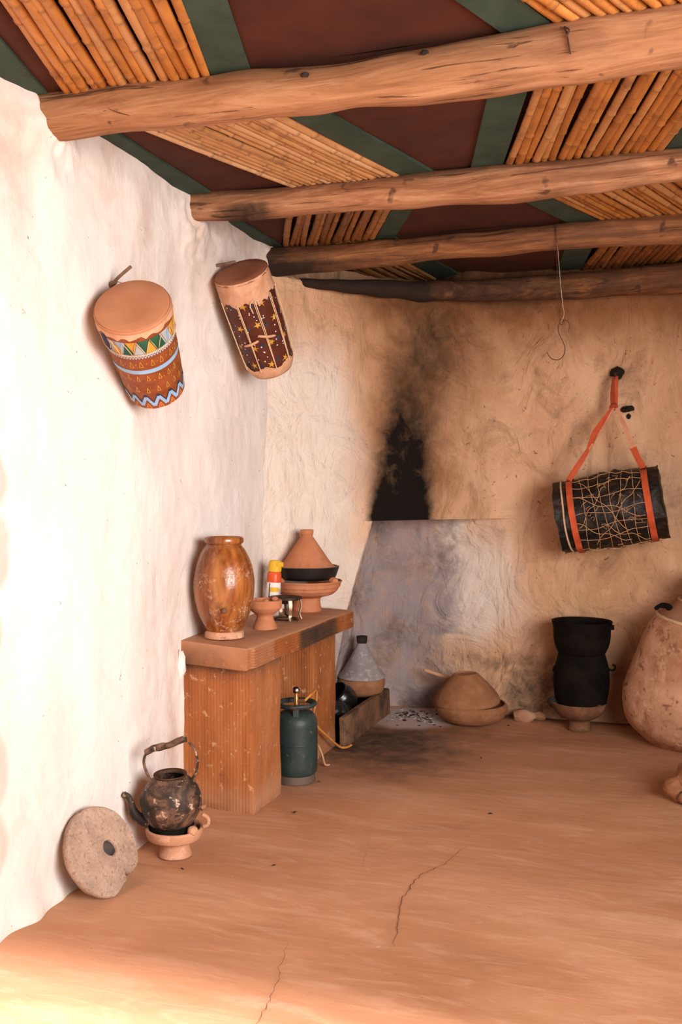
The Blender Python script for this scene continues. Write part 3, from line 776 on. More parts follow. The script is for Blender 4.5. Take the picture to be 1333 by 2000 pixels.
def drum_one():
    top = V((.185, 3.245, 2.147)); n_ = V((.197, -.76, .619)).normalized(); L = .435
    t = thing('painted_drum', 'large painted drum with yellow triangles and a light blue band, hung by a stick', 'drum', top, frame(n_, CAM-top))
    S = DrumSurf([(0, .141), (.1, .143), (.2, .137), (.5, .129), (.8, .121), (1, .114)], L)
    m_ = MB()
    prof = [(0, -.004)]+[(S.r(0)-.006, -.004)]+[(S.r(k/20), -k/20*L) for k in range(0, 21)]+[(S.r(1)-.012, -L), (S.r(1)-.014, -L+.05), (0, -L+.05)]
    m_.add(lathe(prof, 56, .0015, 9))
    mats = [M['drum_red'], M['p_blue'], M['p_grey'], M['p_yellow'], M['p_green'], M['p_navy'], M['p_orange']]
    # painted band under the skin: coloured triangles
    cols = [3, 4, 1, 3, 2, 3, 1, 3, 4, 2]
    K = 20
    for i in range(K):
        a = i*18-180; c = cols[i % 10]
        S.poly(m_, [(a, .275), (a+18, .275), (a+9, .13)], c)
        S.poly(m_, [(a+9, .12), (a+27, .12), (a+18, .268)], cols[(i*3+1) % 10], .0010)
    S.line(m_, [(a, .282) for a in range(-180, 181, 6)], .004, 2)
    z1 = []
    for i in range(72): z1 += [(-180+i*5, .295), (-177.5+i*5, .33)]
    S.line(m_, z1, .0035, 2)
    S.line(m_, [(a, .295) for a in range(-180, 181, 6)], .005, 2)
    rr = random.Random(3)
    for i in range(20):
        S.tri(m_, -175+i*18+rr.uniform(-2, 2), .40, 3.2, .035, .0022, 3)
        S.tri(m_, -170+i*18+rr.uniform(-2, 2), .58+rr.uniform(-.01, .01), 3.0, .032, .0022, 3)
        S.tri(m_, -178+i*18+rr.uniform(-2, 2), .73+rr.uniform(-.01, .01), 3.0, .032, .0022, 3)
        S.poly(m_, [(-166+i*18+dx, .40+dy) for dx, dy in ((-1.1, 0), (0, -.011), (1.1, 0), (0, .011))], 6)
        S.poly(m_, [(-161+i*18+dx, .615+dy) for dx, dy in ((-1.1, 0), (0, -.011), (1.1, 0), (0, .011))], 6 if i % 4 else 4)
    vv, ff = [], []
    for a in range(0, 361, 5): vv += [S.P(a, .475), S.P(a, .522)]
    for k in range(72): ff.append([2*k, 2*k+1, 2*k+3, 2*k+2])
    m_.add((vv, ff), 1)
    zz = []; 
    for i in range(15): zz += [(-180+i*24, .955), (-168+i*24, .835)]
    zz.append((180, .955))
    S.line(m_, [(a, b-.030) for a, b in zz], .010, 5, .0012)
    S.line(m_, zz, .013, 1, .0018)
    for i in range(15): S.tri(m_, -180+i*24+12, .955, 5.5, .035, .004, 6); S.poly(m_, [(-168+i*24-2, .975), (-168+i*24+2, .975), (-168+i*24, .945)], 6)
    m_.build('shell', mats, t, angle=50)
    # skin head folded over the rim
    sk = MB(); pr_ = [(0, .004), (.08, .005), (.134, .004), (.1425, -.002), (.1455, -.012), (.1455, -.03)]
    v, f = lathe(pr_, 60, 0)
    n0 = len(v)
    for i in range(60):
        a = 2*pi*i/60; dz = .036+.014*nz((cos(a), sin(a), 0), 3.5, 2)+.008*nz((cos(a), sin(a), 0), 9, 2)+.006*sin(a*18)
        v.append(V((.1462*cos(a), .1462*sin(a), -dz)))
        f.append([n0-60+i, n0-60+(i+1) % 60, n0+(i+1) % 60, n0+i])
    sk.add((v, f)); sk.build('drumhead', [M['skin']], t, angle=60)
    ed = MB(); v2 = [V((p.x*1.004, p.y*1.004, p.z)) for p in v[n0-60*2:]]
    f2 = [];
    for rw in range(2):
        for i in range(60): f2.append([rw*60+i, rw*60+(i+1) % 60, (rw+1)*60+(i+1) % 60, (rw+1)*60+i])
    ed.add((v2, f2)); ed.build('skin_edge', M['skin_pale'], t, angle=60)
    cd_ = MB(); z2 = []
    for i in range(18): z2 += [(-180+i*20, .285), (-170+i*20, .115)]
    z2.append((180, .285)); S.cord(cd_, z2, .0016, off=.005)
    S.cord(cd_, [(a, .283+.004*sin(a)) for a in range(-180, 181, 5)], .0020, off=.004)
    cd_.build('lacing', M['cord'], t)
    # strip of leather rag on the right side
    MB().add(ribbon([S.P(-62, .07, .006), S.P(-60, .16, .008), S.P(-57, .25, .006)], [.012, .014, .006], [(0, 1, 0)]*3)).build('leather_tie', M['p_navy'], t)
    # hanging cord up to the peg
    MB().add(tube([(-.13, .02, -.02), V(t.matrix_basis.inverted() @ V((.03, 3.40, 2.275)))], .002)).build('hanging_cord', M['cord'], t)
    return t
drum_one()
pg = MB().add(tube([(-.04, 3.40, 2.255), (.0, 3.395, 2.262), (.030, 3.385, 2.27)], [.012, .011, .010], 8))
pg.add(tube(crv([(.014, 3.395, 2.268), (.045, 3.385, 2.288), (.105, 3.375, 2.322)], 3), .0065, 8))
tag(pg.build('wall_peg', M['pegwood']), 'thin dark wooden peg sticking out above the large painted drum', 'peg')

def drum_two():
    top = V((.09, 4.415, 2.508)); n_ = V((-.04, -.621, .783)).normalized(); L = .53
    t = thing('corded_drum', 'maroon dotted drum with pale rawhide ends and vertical cords', 'drum', top, frame(n_, CAM-top))
    S = DrumSurf([(0, .130), (.2, .133), (.5, .131), (.8, .126), (.95, .12), (1, .108)], L)
    m_ = MB()
    prof = [(0, -.004), (.124, -.004)]+[(S.r(k/20), -k/20*L) for k in range(0, 21)]+[(.09, -L-.006), (0, -L-.006)]
    m_.add(lathe(prof, 56, .003, 8))
    mats = [M['drum_maroon'], M['p_white'], M['p_yellow'], M['p_navy']]
    rr = random.Random(5)
    for i in range(150):
        th = rr.uniform(-180, 180); tt = rr.uniform(.12, .9); q = rr.uniform(1.2, 1.9)
        S.poly(m_, [(th+q*cos(k*pi/3), tt+q*.0042*sin(k*pi/3)) for k in range(6)], 1, .0016)
    def star(th, tt, sz, mi):
        k = rr.randint(5, 6); ph = rr.uniform(0, 1)
        pts = []
        for j in range(2*k):
            r_ = sz*(1 if j % 2 == 0 else .38)*rr.uniform(.75, 1.2)
            pts.append((th+r_*cos(ph+j*pi/k), tt+r_*.0042*sin(ph+j*pi/k)))
        S.poly(m_, pts, mi, .0014)
    for i in range(9):
        for j, tt in enumerate((.24, .44, .66, .86)):
            th = -180+i*40+(20 if j % 2 else 0)+rr.uniform(-4, 4)
            star(th, tt+rr.uniform(-.02, .02), 9.5, 2 if (i+j) % 3 else 2)
            star(th+19, tt+rr.uniform(-.03, .03), 8.5, 3)
    m_.build('shell', mats, t, angle=50)
    # rawhide collar with ragged edge
    def collar(s_, nm, z_top, z_fn, r_off, mat):
        v = []; f = []; N = 90; Rn = 8
        for j in range(Rn):
            for i in range(N):
                a = 360*i/N; tb = lerp(z_top, z_fn(a), j/(Rn-1))
                v.append(S.P(a, tb, r_off+.002*nz((cos(radians(a)), sin(radians(a)), tb*3), 6, 2)))
        for j in range(Rn-1):
            for i in range(N): f.append([j*N+i, j*N+(i+1) % N, (j+1)*N+(i+1) % N, (j+1)*N+i])
        return v, f
    zc = lambda a: .20+.055*nz((cos(radians(a))*2, sin(radians(a))*2, 0), 1.6, 3)+.05*max(0, sin(radians(a*4+40)))**2+.03*nz((cos(radians(a))*2, sin(radians(a))*2, 0), 6, 3)
    MB().add(collar(S, 'c', 0.0, zc, .005, 0)).build('rawhide_collar', M['skin_pale'], t, angle=60)
    MB().add(lathe([(0, .004), (.09, .005), (.128, .003), (.1345, -.004), (.136, -.012)], 56)).build('drumhead', M['skin_brown'], t, angle=60)
    ft = MB(); zf = lambda a: .90+.02*sin(radians(a*6))+.015*nz((cos(radians(a))*2, sin(radians(a))*2, 0), 5, 8)
    ft.add(collar(S, 'f', 1.0, zf, .004, 0)); ft.add(lathe([(.112, -L), (.105, -L-.014), (.07, -L-.022), (0, -L-.022)], 90))
    ft.build('rawhide_foot', M['skin_pale'], t, angle=60)
    for th in (-72, -28, 8, 46, 84, 125, 170, -120):
        c = MB(); S.cord(c, [(th, .19), (th+2, .5), (th+1, .92)], .0028, off=.009, seg=7)
        S.cord(c, [(th-3, .19), (th-1, .5), (th+1, .92)], .0022, off=.007, seg=6)
        c.build('tension_cord', M['cord'], t)
    c = MB(); S.cord(c, [(-2, .30), (-4, .23), (0, .19), (7, .175), (13, .20), (14, .25)], .0032, off=.012); c.build('knotted_cord', M['cord'], t)
    for th, tt, tilt in ((10, .56, -.03), (-26, .60, .02)):
        a = S.P(th-17, tt+tilt, .011); b = S.P(th+17, tt-tilt, .011); m0 = S.P(th, tt, .018)
        MB().add(tube(crv([a, m0, b], 4), [.004]+[.0065]*7+[.004], 8)).build('toggle', M['stick'], t)
    return t
drum_two()
tag(MB().add(tube([(-.14, 4.49, 2.56), (-.02, 4.47, 2.565), (.04, 4.46, 2.57)], [.009, .008, .007], 8)).build('wall_peg', M['pegwood']), 'short dark peg on the left wall behind the rim of the corded drum', 'peg')

# ------------------------------------------------------------------ bundle drum on the back wall
def drum_three():
    c = V((1.714, 6.145, 1.328)); ax = V((.985, 0, .172)).normalized(); yv = V((0, 1, 0)); zv = ax.cross(yv)
    Rm = Matrix((ax, yv, zv)).transposed()
    t = thing('hanging_bundle', 'black bark-covered barrel netted with string, hung by orange straps', 'bundle', c, Rm)
    L = .61; R0 = .213
    # local: x along the axis, radius in y/z
    def surf(x, a, off=0):
        k = .006*nz((x*3, cos(a), sin(a)), 2.5, 4)+.009*nz((x*10, cos(a)*2, sin(a)*2), 2.2, 6)
        k += .012*math.exp(-((x-.01)/.13)**2)*(1+nz((x*12, cos(a)*3, sin(a)*3), 2, 1))
        r = R0+k+off
        return V((x, -r*cos(a), r*sin(a)))
    v = []; f = []; NX, NS = 80, 96
    for i in range(NX+1):
        x = lerp(-L/2, L/2, i/NX)
        for j in range(NS):
            p = surf(x, 2*pi*j/NS, (.004 if i in (0, NX) else 0)); p.x += .008*nz((cos(2*pi*j/NS), sin(2*pi*j/NS), 0), 3, 2) if i in (0, NX) else 0
            v.append(p)
    for i in range(NX):
        for j in range(NS): f.append([i*NS+j, i*NS+(j+1) % NS, (i+1)*NS+(j+1) % NS, (i+1)*NS+j])
    for i, s_ in ((0, 1), (NX, -1)):
        n0 = len(v); v.append(V((lerp(-L/2, L/2, i/NX)+.02*s_, 0, 0)))
        for j in range(NS):
            a, b = i*NS+j, i*NS+(j+1) % NS
            f.append([n0, b, a] if i == 0 else [n0, a, b])
    MB().add((v, f)).build('body', M['blackbark'], t, angle=70)
    rn = random.Random(11)
    net = MB()
    for k in range(8):      # rings
        x0 = -.20+k*.058; pts = []
        for j in range(41):
            a = 2*pi*j/40; pts.append(surf(x0+.012*sin(a*2+k)+.006*nz((a, k, 0), 2), a, .007))
        net.add(tube(pts, .0017, 5, cap=False))
    for k in range(16):      # lengthwise strings
        a0 = 2*pi*k/16+rn.uniform(-.08, .08); a1 = a0+rn.uniform(-.35, .35); pts = []
        for j in range(25):
            u = j/24; pts.append(surf(lerp(-.22, .24, u), lerp(a0, a1, u)+.05*sin(u*9+k), .009))
        net.add(tube(pts, .0016, 5))
    for (xa, aa, xb, ab) in ((-.2, .5, .20, -.25), (-.1, -.9, .2, .7), (-.15, 1.0, .1, -.6), (-.05, -.3, .22, -1.1), (.0, .65, -.18, -.35), (.15, .9, .05, .1), (-.2, -.2, .1, -.95)):
        pts = [surf(lerp(xa, xb, j/16), lerp(aa, ab, j/16)+.06*sin(j*.8), .011) for j in range(17)]
        net.add(tube(pts, .0018, 5))
    for k in range(26):
        x0 = rn.uniform(-.15, .23); a0 = rn.uniform(-1.2, 1.2)
        pts = [surf(x0+j*.008*rn.uniform(-1, 1), a0+j*.03*rn.uniform(-1, 1), .010+.0015*j) for j in range(5)]
        net.add(tube(pts, .0011, 4))
    o = net.build('string_net', M['cord2'], t); 
    # pale seam ring on the left
    pts = [surf(-.255+.004*sin(3*a), a, .004) for a in [2*pi*j/40 for j in range(41)]]
    MB().add(tube(pts, .0055, 6, cap=False)).build('seam_cord', M['cord'], t)
    Mi = t.matrix_basis.inverted()
    loc = lambda p: Mi @ V(p)
    K1 = V((1.722, 6.22, 1.95)); PEG = V((1.728, 6.27, 2.135))
    xd = (1, 0, 0)
    def strap(x, knotdx, nm):
        pts = [surf(x+.0, radians(a), .013) for a in range(-150, 72, 12)]
        MB().add(ribbon(pts, [.036]*len(pts), [xd]*len(pts), .004, 3)).build('strap_band', M['strap'], t)
        pts = [surf(x, radians(a), .012) for a in range(72, 215, 12)]
        MB().add(ribbon(pts, [.034]*len(pts), [xd]*len(pts), .004, 3)).build('strap_band', M['strap_red'], t)
    strap(-.205, 0, 'l'); strap(.225, 0, 'r')
    sl = surf(-.205, radians(72), .013); sr = surf(.225, radians(72), .013); kk = loc(K1)
    kl = kk+V((-.012, -.012, -.01)); kr = kk+V((.012, 0, -.01))
    md = lambda a, b, u, dx=0, dy=0: a.lerp(b, u)+V((dx, dy, 0))
    MB().add(ribbon([sl, md(sl, kl, .2, .004), md(sl, kl, .42, .008)], [.036, .034, .028], [xd, (1, .2, 0), (.6, .8, 0)], .003)).build('strap_end', M['strap'], t)
    MB().add(ribbon([md(sl, kl, .40, .008), md(sl, kl, .52, .0), md(sl, kl, .66, -.014), md(sl, kl, .82, -.010), kl], [.020, .034, .040, .028, .020], [(.6, .8, 0), xd, xd, (.9, .3, 0), (1, 0, 0)], .003)).build('strap_end', M['strap'], t)
    MB().add(ribbon([md(sl, kl, .42, .012), md(sl, kl, .7, .016), kl+V((.01, 0, 0))], [.008, .010, .012], [(1, 0, 0)]*3, .003)).build('strap_tie', M['strap_back'], t)
    MB().add(ribbon([sr, md(sr, kr, .16, -.004), md(sr, kr, .33, -.006)], [.036, .036, .040], [xd]*3, .003)).build('strap_end', M['strap'], t)
    MB().add(ribbon([md(sr, kr, .30, -.006, .006), md(sr, kr, .6, .002), md(sr, kr, .85, .0), kr], [.028, .028, .022, .016], [xd]*4, .003)).build('strap_end', M['strap_back'], t)
    pl_ = loc(PEG)
    MB().add(ribbon([kk+V((-.006, 0, -.02)), kk.lerp(pl_, .4)+V((-.012, 0, 0)), pl_+V((-.012, 0, 0))], [.030, .028, .016], [xd]*3, .004)).build('strap_loop', M['strap_red'], t)
    MB().add(ribbon([kk+V((.010, .006, -.02)), kk.lerp(pl_, .5)+V((.010, 0, 0)), pl_+V((.008, 0, 0))], [.016, .018, .014], [xd]*3, .004)).build('strap_loop', M['strap'], t)
    MB().add(blob(kk, .022, 4, sq=(1.2, .7, 1))).build('strap_knot', M['strap_red'], t)
    return t
drum_three()
o = MB().add(blob((1.732, 6.372, 2.168), .042, 3, sq=(1, .45, .9)))
tag(o.build('wall_hole', M['hole']), 'round dark hole in the back wall above the straps', 'wall hole')  # dark blob on the wall surface stands for the hole
tag(MB().add(tube([(1.73, 6.40, 2.135), (1.729, 6.30, 2.137), (1.728, 6.235, 2.150)], .007, 8)).build('wall_hook', M['wire']), 'iron hook in the back wall on which the orange straps hang', 'hook')
o = MB().add(blob((1.80, 6.375, 1.945), .030, 8, sq=(1.2, .4, .7))); o.add(blob((1.775, 6.38, 1.94), .02, 5, sq=(1.2, .4, .9))); o.add(blob((1.80, 6.385, 1.90), .018, 5, sq=(.8, .4, 1)))
tag(o.build('wall_mark', M['hole']), 'small dark mark on the back wall right of the strap knot', 'wall mark')  # flattened dark blobs forming a small mark on the wall

# ------------------------------------------------------------------ wire hook from the third beam
t = thing('hanging_hook', 'thin wire with an S-shaped hook, hanging from a smoked beam', 'hook', (1.50, 5.14, 2.67))
b_ = V(t.location)
ringp = [V((1.50+.003*sin(a*2), 5.222+.080*cos(a), 2.747+.080*sin(a)))-b_ for a in [2*pi*k/28 for k in range(29)]]
MB().add(tube(ringp, .0022, 6)).build('beam_loop', M['wire'], t)
MB().add(tube([p-b_ for p in crv([(1.502, 5.148, 2.70), (1.510, 5.142, 2.66), (1.520, 5.16, 2.52), (1.530, 5.19, 2.40), (1.535, 5.20, 2.362), (1.532, 5.2, 2.335), (1.522, 5.2, 2.318)], 6)], .0016, 6)).build('wire', M['wire_bright'], t)
MB().add(tube([p-b_ for p in crv([(1.503, 5.148, 2.70), (1.505, 5.16, 2.5), (1.505, 5.19, 2.38), (1.512, 5.2, 2.335), (1.524, 5.2, 2.315)], 6)], .0012, 6)).build('wire', M['wire'], t)
hk = MB().add(tube([p-b_ for p in crv([(1.535, 5.2, 2.318), (1.528, 5.2, 2.300), (1.516, 5.2, 2.305), (1.515, 5.2, 2.322), (1.527, 5.2, 2.326), (1.536, 5.2, 2.31)], 5)], .0020, 6))
hk.add(tube([p-b_ for p in crv([(1.515, 5.2, 2.312), (1.507, 5.2, 2.290), (1.511, 5.2, 2.255), (1.530, 5.2, 2.215), (1.541, 5.2, 2.18), (1.536, 5.2, 2.145), (1.512, 5.2, 2.122), (1.480, 5.2, 2.125), (1.462, 5.2, 2.142), (1.452, 5.2, 2.162)], 6)], .0022, 6))
hk.add(tube([p-b_ for p in crv([(1.53, 5.2, 2.322), (1.55, 5.2, 2.318), (1.562, 5.2, 2.30), (1.56, 5.2, 2.262)], 5)], .0016, 6))
hk.build('hook', M['wire'], t)

# ------------------------------------------------------------------ things on the bench
ZS = .768
# glazed storage jar
t = thing('storage_jar', 'tall amber-glazed clay jar with flaking glaze on the near end of the bench', 'jar', (.092, 4.215, ZS))
pr_ = smoothprof([(.078, 0), (.088, .004), (.088, .024), (.080, .034), (.092, .055), (.122, .12), (.139, .20), (.141, .27), (.128, .345), (.104, .405), (.085, .432), (.080, .440)], 7, sharp=(3,))
MB().add(lathe([(0, 0)]+pr_+[(.076, .438), (.10, .40), (.12, .34), (.125, .25), (0, .05)], 64, .003, 5)).build('body', M['glaze'], t, angle=60)
MB().add(lathe([(0, .001), (.084, .001), (.092, .005), (.0915, .026), (.084, .035), (.080, .036)], 48, .002, 9)).build('foot', M['terra_pale'], t)
MB().add(lathe(smoothprof([(.079, .438), (.087, .443), (.092, .452), (.091, .466), (.085, .473), (.078, .470), (.074, .462), (.074, .44)], 5), 56, .0015, 9)).build('rim', M['glaze'], t)
o = MB().add(blob((.118*cos(-1.0), .150*sin(-1.08), .145), .013, 2, amp=.2)); o.build('bung', M['terra_smoked'], t)

def brazier_prof(foot, waist, rim, h, hw, lip=.02):
    return smoothprof([(foot, 0), (foot*.98, .012), (waist, hw*.75), (waist*1.05, hw), (rim*.78, hw+.25*(h-hw)), (rim*.96, hw+.5*(h-hw)), (rim, h), (rim-.012, h+.003), (rim-.018, h-.012), (rim*.6, hw+.02), (0, hw+.01)], 5, sharp=(0, 5, 6))
def brazier(name, label, loc, foot, waist, rim, h, hw, mat, group=None, spikes=(20, 140, 260)):
    t = thing(name, label, 'brazier', loc, group=group)
    MB().add(lathe([(0, 0)]+brazier_prof(foot, waist, rim, h, hw), 56, .0035, 7, loc[0]*9)).build('bowl', mat, t, angle=50)
    for a in spikes:
        a = radians(a); r = rim-.022
        m_ = MB().add(blob((r*cos(a), r*sin(a), h-.002), .020, a, amp=.2, sq=(1, 1, .75))); m_.build('pot_rest', mat, t)
    return t
brazier('clay_brazier', 'small empty orange clay brazier beside the amber jar on the bench', (.155, 4.545, ZS), .060, .042, .087, .142, .070, M['terra'], 'clay braziers', (60, 180, 300))
MB_c = MB()
for k in range(16): MB_c.add(blob((.155+random.uniform(-.05, .05), 4.545+random.uniform(-.05, .05), ZS+.102), random.uniform(.010, .018), k))
tag(MB_c.build('charcoal', M['ember']), 'black charcoal in the small brazier on the bench', 'charcoal', kind='stuff')

# iron gas burner
t = thing('gas_burner', 'sooty low iron burner stand between small brazier and cone-lidded pot', 'burner', (.135, 4.87, ZS))
MB().add(lathe([(.040, .108), (.082, .108), (.088, .112), (.086, .122), (.070, .124), (.040, .118), (.036, .108)], 40)).build('top_ring', M['burner'], t)
MB().add(lathe([(0, .085), (.026, .085), (.030, .10), (.026, .112), (0, .115)], 24)).build('burner_cap', M['burner'], t)
for a in (-50, 40, 130, 220):
    a = radians(a); d = V((cos(a), sin(a), 0)); s_ = V((-sin(a), cos(a), 0))
    MB().add(ribbon([d*.08+V((0, 0, .118)), d*.086+V((0, 0, .07)), d*.078+V((0, 0, .03)), d*.088+V((0, 0, .002))], [.02, .018, .016, .02], [s_]*4, .004)).build('leg', M['steel'], t)
MB().add(tube([(0, 0, .09), (0, 0, .03), (.05, -.05, .018), (.11, -.10, .015)], .006)).build('gas_pipe', M['burner'], t)
rg = [V((.06*cos(a), .06*sin(a), .006)) for a in [2*pi*k/24 for k in range(25)]]
MB().add(tube(rg, .004)).build('foot_ring', M['burner'], t)

# spray can
t = thing('spray_can', 'small spray can, yellow cap, red shoulder and white label, against the wall', 'spray can', (.0, 5.0, ZS), (radians(-3), radians(3), radians(-20)))
MB().add(lathe([(0, 0), (.036, 0), (.039, .004), (.039, .185)], 36)).build('can_body', M['c_white'], t)
MB().add(lathe([(.0392, .183), (.0392, .224), (.036, .236), (.026, .248), (0, .25)], 36)).build('can_shoulder', M['c_red'], t)
cp = MB().add(lathe([(0, .242), (.036, .242), (.037, .262), (.035, .29), (.028, .302), (0, .304)], 30)); cp.add(hexbox([(-.005, -.03, .272), (.042, -.022, .272), (.042, .022, .272), (-.005, .03, .272), (-.005, -.03, .300), (.040, -.02, .294), (.040, .02, .294), (-.005, .03, .300)], bev=.004))
cp.build('cap', M['c_yellow'], t)
def can_patch(a0, a1, z0, z1, r=.0396):
    v = []; n_ = 10
    for k in range(n_+1):
        a = radians(lerp(a0, a1, k/n_)); v += [V((r*cos(a), r*sin(a), z0)), V((r*cos(a), r*sin(a), z1))]
    return v, [[2*k, 2*k+2, 2*k+3, 2*k+1] for k in range(n_)]
lb = MB().add(can_patch(-75, 0, .132, .158), 0)
lb.add(can_patch(-85, -76, .09, .18), 1); lb.add(can_patch(2, 6, .10, .15, .0397), 1); lb.add(can_patch(10, 13, .10, .15, .0397), 1); lb.add(can_patch(-60, -8, .082, .088), 1); lb.add(can_patch(-60, -15, .070, .075), 1)
lb.build('label_print', [M['c_yellow'], M['c_dark']], t)

# tagine on a large brazier
TG = V((.118, 5.235, ZS))
t = thing('clay_brazier', 'large orange ribbed clay brazier under the black dish, far end of the bench', 'brazier', TG, group=None)
pr_ = smoothprof([(.080, 0), (.083, .012), (.076, .045), (.078, .075), (.10, .085), (.145, .098), (.165, .115), (.172, .120), (.178, .135), (.186, .140), (.192, .160), (.200, .172), (.193, .176), (.183, .168), (.15, .125), (0, .11)], 4, sharp=(0, 6, 8, 10))
MB().add(lathe([(0, 0)]+pr_, 64, .004, 6, 2)).build('bowl', M['terra'], t, angle=40)
for a in (-130, -10, 110):
    a = radians(a); MB().add(blob((.172*cos(a), .172*sin(a), .175), .028, a, amp=.2, sq=(1, 1, .9))).build('pot_rest', M['terra'], t)
t = thing('tagine', 'cone-lidded terracotta tagine in a black dish on the large brazier', 'tagine', TG+V((0, 0, .182)))
MB().add(lathe([(0, 0)]+smoothprof([(.14, 0), (.160, .010), (.172, .035), (.181, .062), (.184, .072), (.176, .074), (.168, .066), (.150, .025), (0, .018)], 4, sharp=(4,)), 64, .0015, 7)).build('dish', M['blackmatte'], t, angle=50)
MB().add(lathe(smoothprof([(.172, .052), (.170, .062), (.138, .090), (.100, .145), (.062, .200), (.040, .232), (.033, .245), (.036, .252), (.038, .272), (.036, .278), (.030, .276), (.022, .262), (0, .258)], 4, sharp=(1,)), 64, .002, 7, 4)).build('cone_lid', M['terra'], t, angle=60)

# ------------------------------------------------------------------ gas bottle
t = thing('gas_bottle', 'dark green gas bottle standing under the bench', 'gas bottle', (.296, 4.615, 0))
R1 = .106
MB().add(lathe(smoothprof([(0, .03), (.06, .028), (.094, .040), (R1, .062), (R1, .19), (R1+.001, .195), (R1, .20), (R1, .30), (.098, .325), (.080, .345), (.045, .356), (0, .358)], 5, sharp=(3, 7)), 56, .0008, 9)).build('tank', M['gas'], t, angle=60)
MB().add(lathe([(.088, .05), (.093, .04), (.096, .002), (.093, 0), (.090, .002), (.088, .045)], 48)).build('foot_ring', M['gas_low'], t)
for a in (20, 110, 200, 290):
    a = radians(a); MB().add(hexbox([V((cos(a+s_*.16)*r_, sin(a+s_*.16)*r_, z)) for z in (.325, .385) for (s_, r_) in ((-1, .082), (-1, .088), (1, .088), (1, .082))], bev=.001)).build('collar_post', M['gas'], t)
MB().add(lathe(smoothprof([(.078, .378), (.094, .376), (.103, .384), (.104, .394), (.096, .399), (.086, .397), (.080, .388), (.078, .378)], 4), 48)).build('collar', M['gas'], t)
vl = MB().add(lathe([(.0, .352), (.018, .352), (.018, .375), (.012, .38), (.012, .415), (.009, .425), (.009, .445), (0, .445)], 20)); vl.add(tube([(0, 0, .40), (.045, .0, .405)], .009, 10)); vl.build('valve', M['brass'], t)
MB().add(lathe(smoothprof([(0, .440), (.016, .442), (.021, .455), (.017, .468), (0, .473)], 4), 20)).build('valve_knob', M['chrome'], t)
tb = V(t.location)
hs = crv([(.34, 4.675, .405), (.375, 4.69, .412), (.405, 4.74, .385), (.412, 4.78, .30), (.40, 4.83, .17), (.385, 4.91, .07), (.375, 5.0, .03), (.37, 5.10, .010), (.375, 5.16, .010)], 8)
hs2 = crv([(.341, 4.615, .405), (.36, 4.66, .43), (.345, 4.77, .425), (.33, 4.81, .36), (.30, 4.84, .27), (.295, 4.92, .20), (.31, 5.02, .13), (.33, 5.18, .03), (.35, 5.24, .012), (.36, 5.30, .010)], 8)
tag(MB().add(tube(hs2, .0065, 8)).build('gas_hose', M['hose']), 'orange rubber hose running from the gas bottle past the far bench leg', 'hose')
tag(MB().add(tube(crv([(.345, 4.80, .135), (.355, 4.83, .08), (.36, 4.86, .02), (.37, 4.90, .008)], 6), .005, 8)).build('loose_cord', M['stick']), 'short pale cord end lying on the floor beside the gas bottle', 'cord')

# ------------------------------------------------------------------ hearth trough and what stands in it
t = thing('hearth_trough', 'low dark earthen trough behind the bench at the fireplace', 'trough', (.24, 5.75, 0))
tb = V(t.location)
def twall(a, b, th, z0, z1, sd):
    a = V(a); b = V(b); d = (b-a).normalized(); n_ = V((-d.y, d.x, 0))*th/2
    q = [a-n_, b-n_, b+n_, a+n_]
    return hexbox([p-tb+V((0, 0, z0)) for p in q]+[p-tb+V((0, 0, z1)) for p in q], cuts=6, bev=.006, jit=.006, js=7, off=sd)
MB().add(twall((.314, 5.27, 0), (.325, 6.12, 0), .035, -.005, .17, 1)).build('side_wall', M['trough'], t)
MB().add(twall((.10, 6.13, 0), (.342, 6.13, 0), .035, -.005, .165, 2)).build('end_wall', M['trough'], t)
MB().add(twall((.12, 5.72, 0), (.10, 6.13, 0), .03, -.005, .16, 3)).build('side_wall', M['trough'], t)
MB().add(box(.10-tb.x, .33-tb.x, 5.36-tb.y, 6.13-tb.y, -.005, .07, cuts=8, bev=0, jit=.01, js=12)).build('ash_bed', M['ember'], t)
t = thing('tagine', 'small ash-grey tagine with black knob standing at the hearth', 'tagine', (.205, 5.985, .150))
MB().add(lathe([(0, 0)]+smoothprof([(.10, .0), (.130, .020), (.147, .060), (.150, .085), (.138, .110), (.128, .112), (.12, .09), (0, .03)], 4), 48, .004, 6)).build('bowl', M['terra_brown'], t)
MB().add(lathe(smoothprof([(.151, .112), (.150, .120), (.115, .165), (.080, .225), (.048, .285), (.030, .318), (.028, .330)], 5, sharp=(1,)), 48, .003, 7)).build('cone_lid', M['ashlid'], t)
MB().add(lathe([(.026, .322), (.032, .33), (.036, .366), (.034, .370), (.024, .366), (0, .350)], 28)).build('lid_knob', M['ember'], t)
t = thing('black_pot', 'round black lidless pot lying on its side in the hearth trough', 'pot', (.205, 5.74, .115), Matrix.Rotation(radians(-28), 3, 'Y') @ Matrix.Rotation(radians(35), 3, 'X'))
MB().add(lathe([(0, 0)]+smoothprof([(.05, .0), (.078, .03), (.090, .075), (.086, .120), (.070, .150), (.074, .160), (.066, .158), (.075, .12), (.07, .05), (0, .02)], 5), 40, .002, 7)).build('body', M['blackgloss'], t)
v, f = blob((.225, 5.50, .145), .082, 7, amp=.5, sq=(.8, 1.3, .75))
bm = bmesh.new()
for p in v: bm.verts.new(p)
bm.verts.ensure_lookup_table()
for q in f: bm.faces.new([bm.verts[i] for i in q])
bmesh.ops.subdivide_edges(bm, edges=bm.edges[:], cuts=2, use_grid_fill=True, smooth=.5)
vv = [p.co+noise.noise_vector(p.co*26)*.014 for p in bm.verts]; bm.verts.index_update()
ff = [[x.index for x in q.verts] for q in bm.faces]; bm.free()
tag(MB().add((vv, ff)).build('plastic_bag', M['bag'], angle=25), 'crumpled shiny black plastic bag in the trough beside the far bench leg', 'bag')

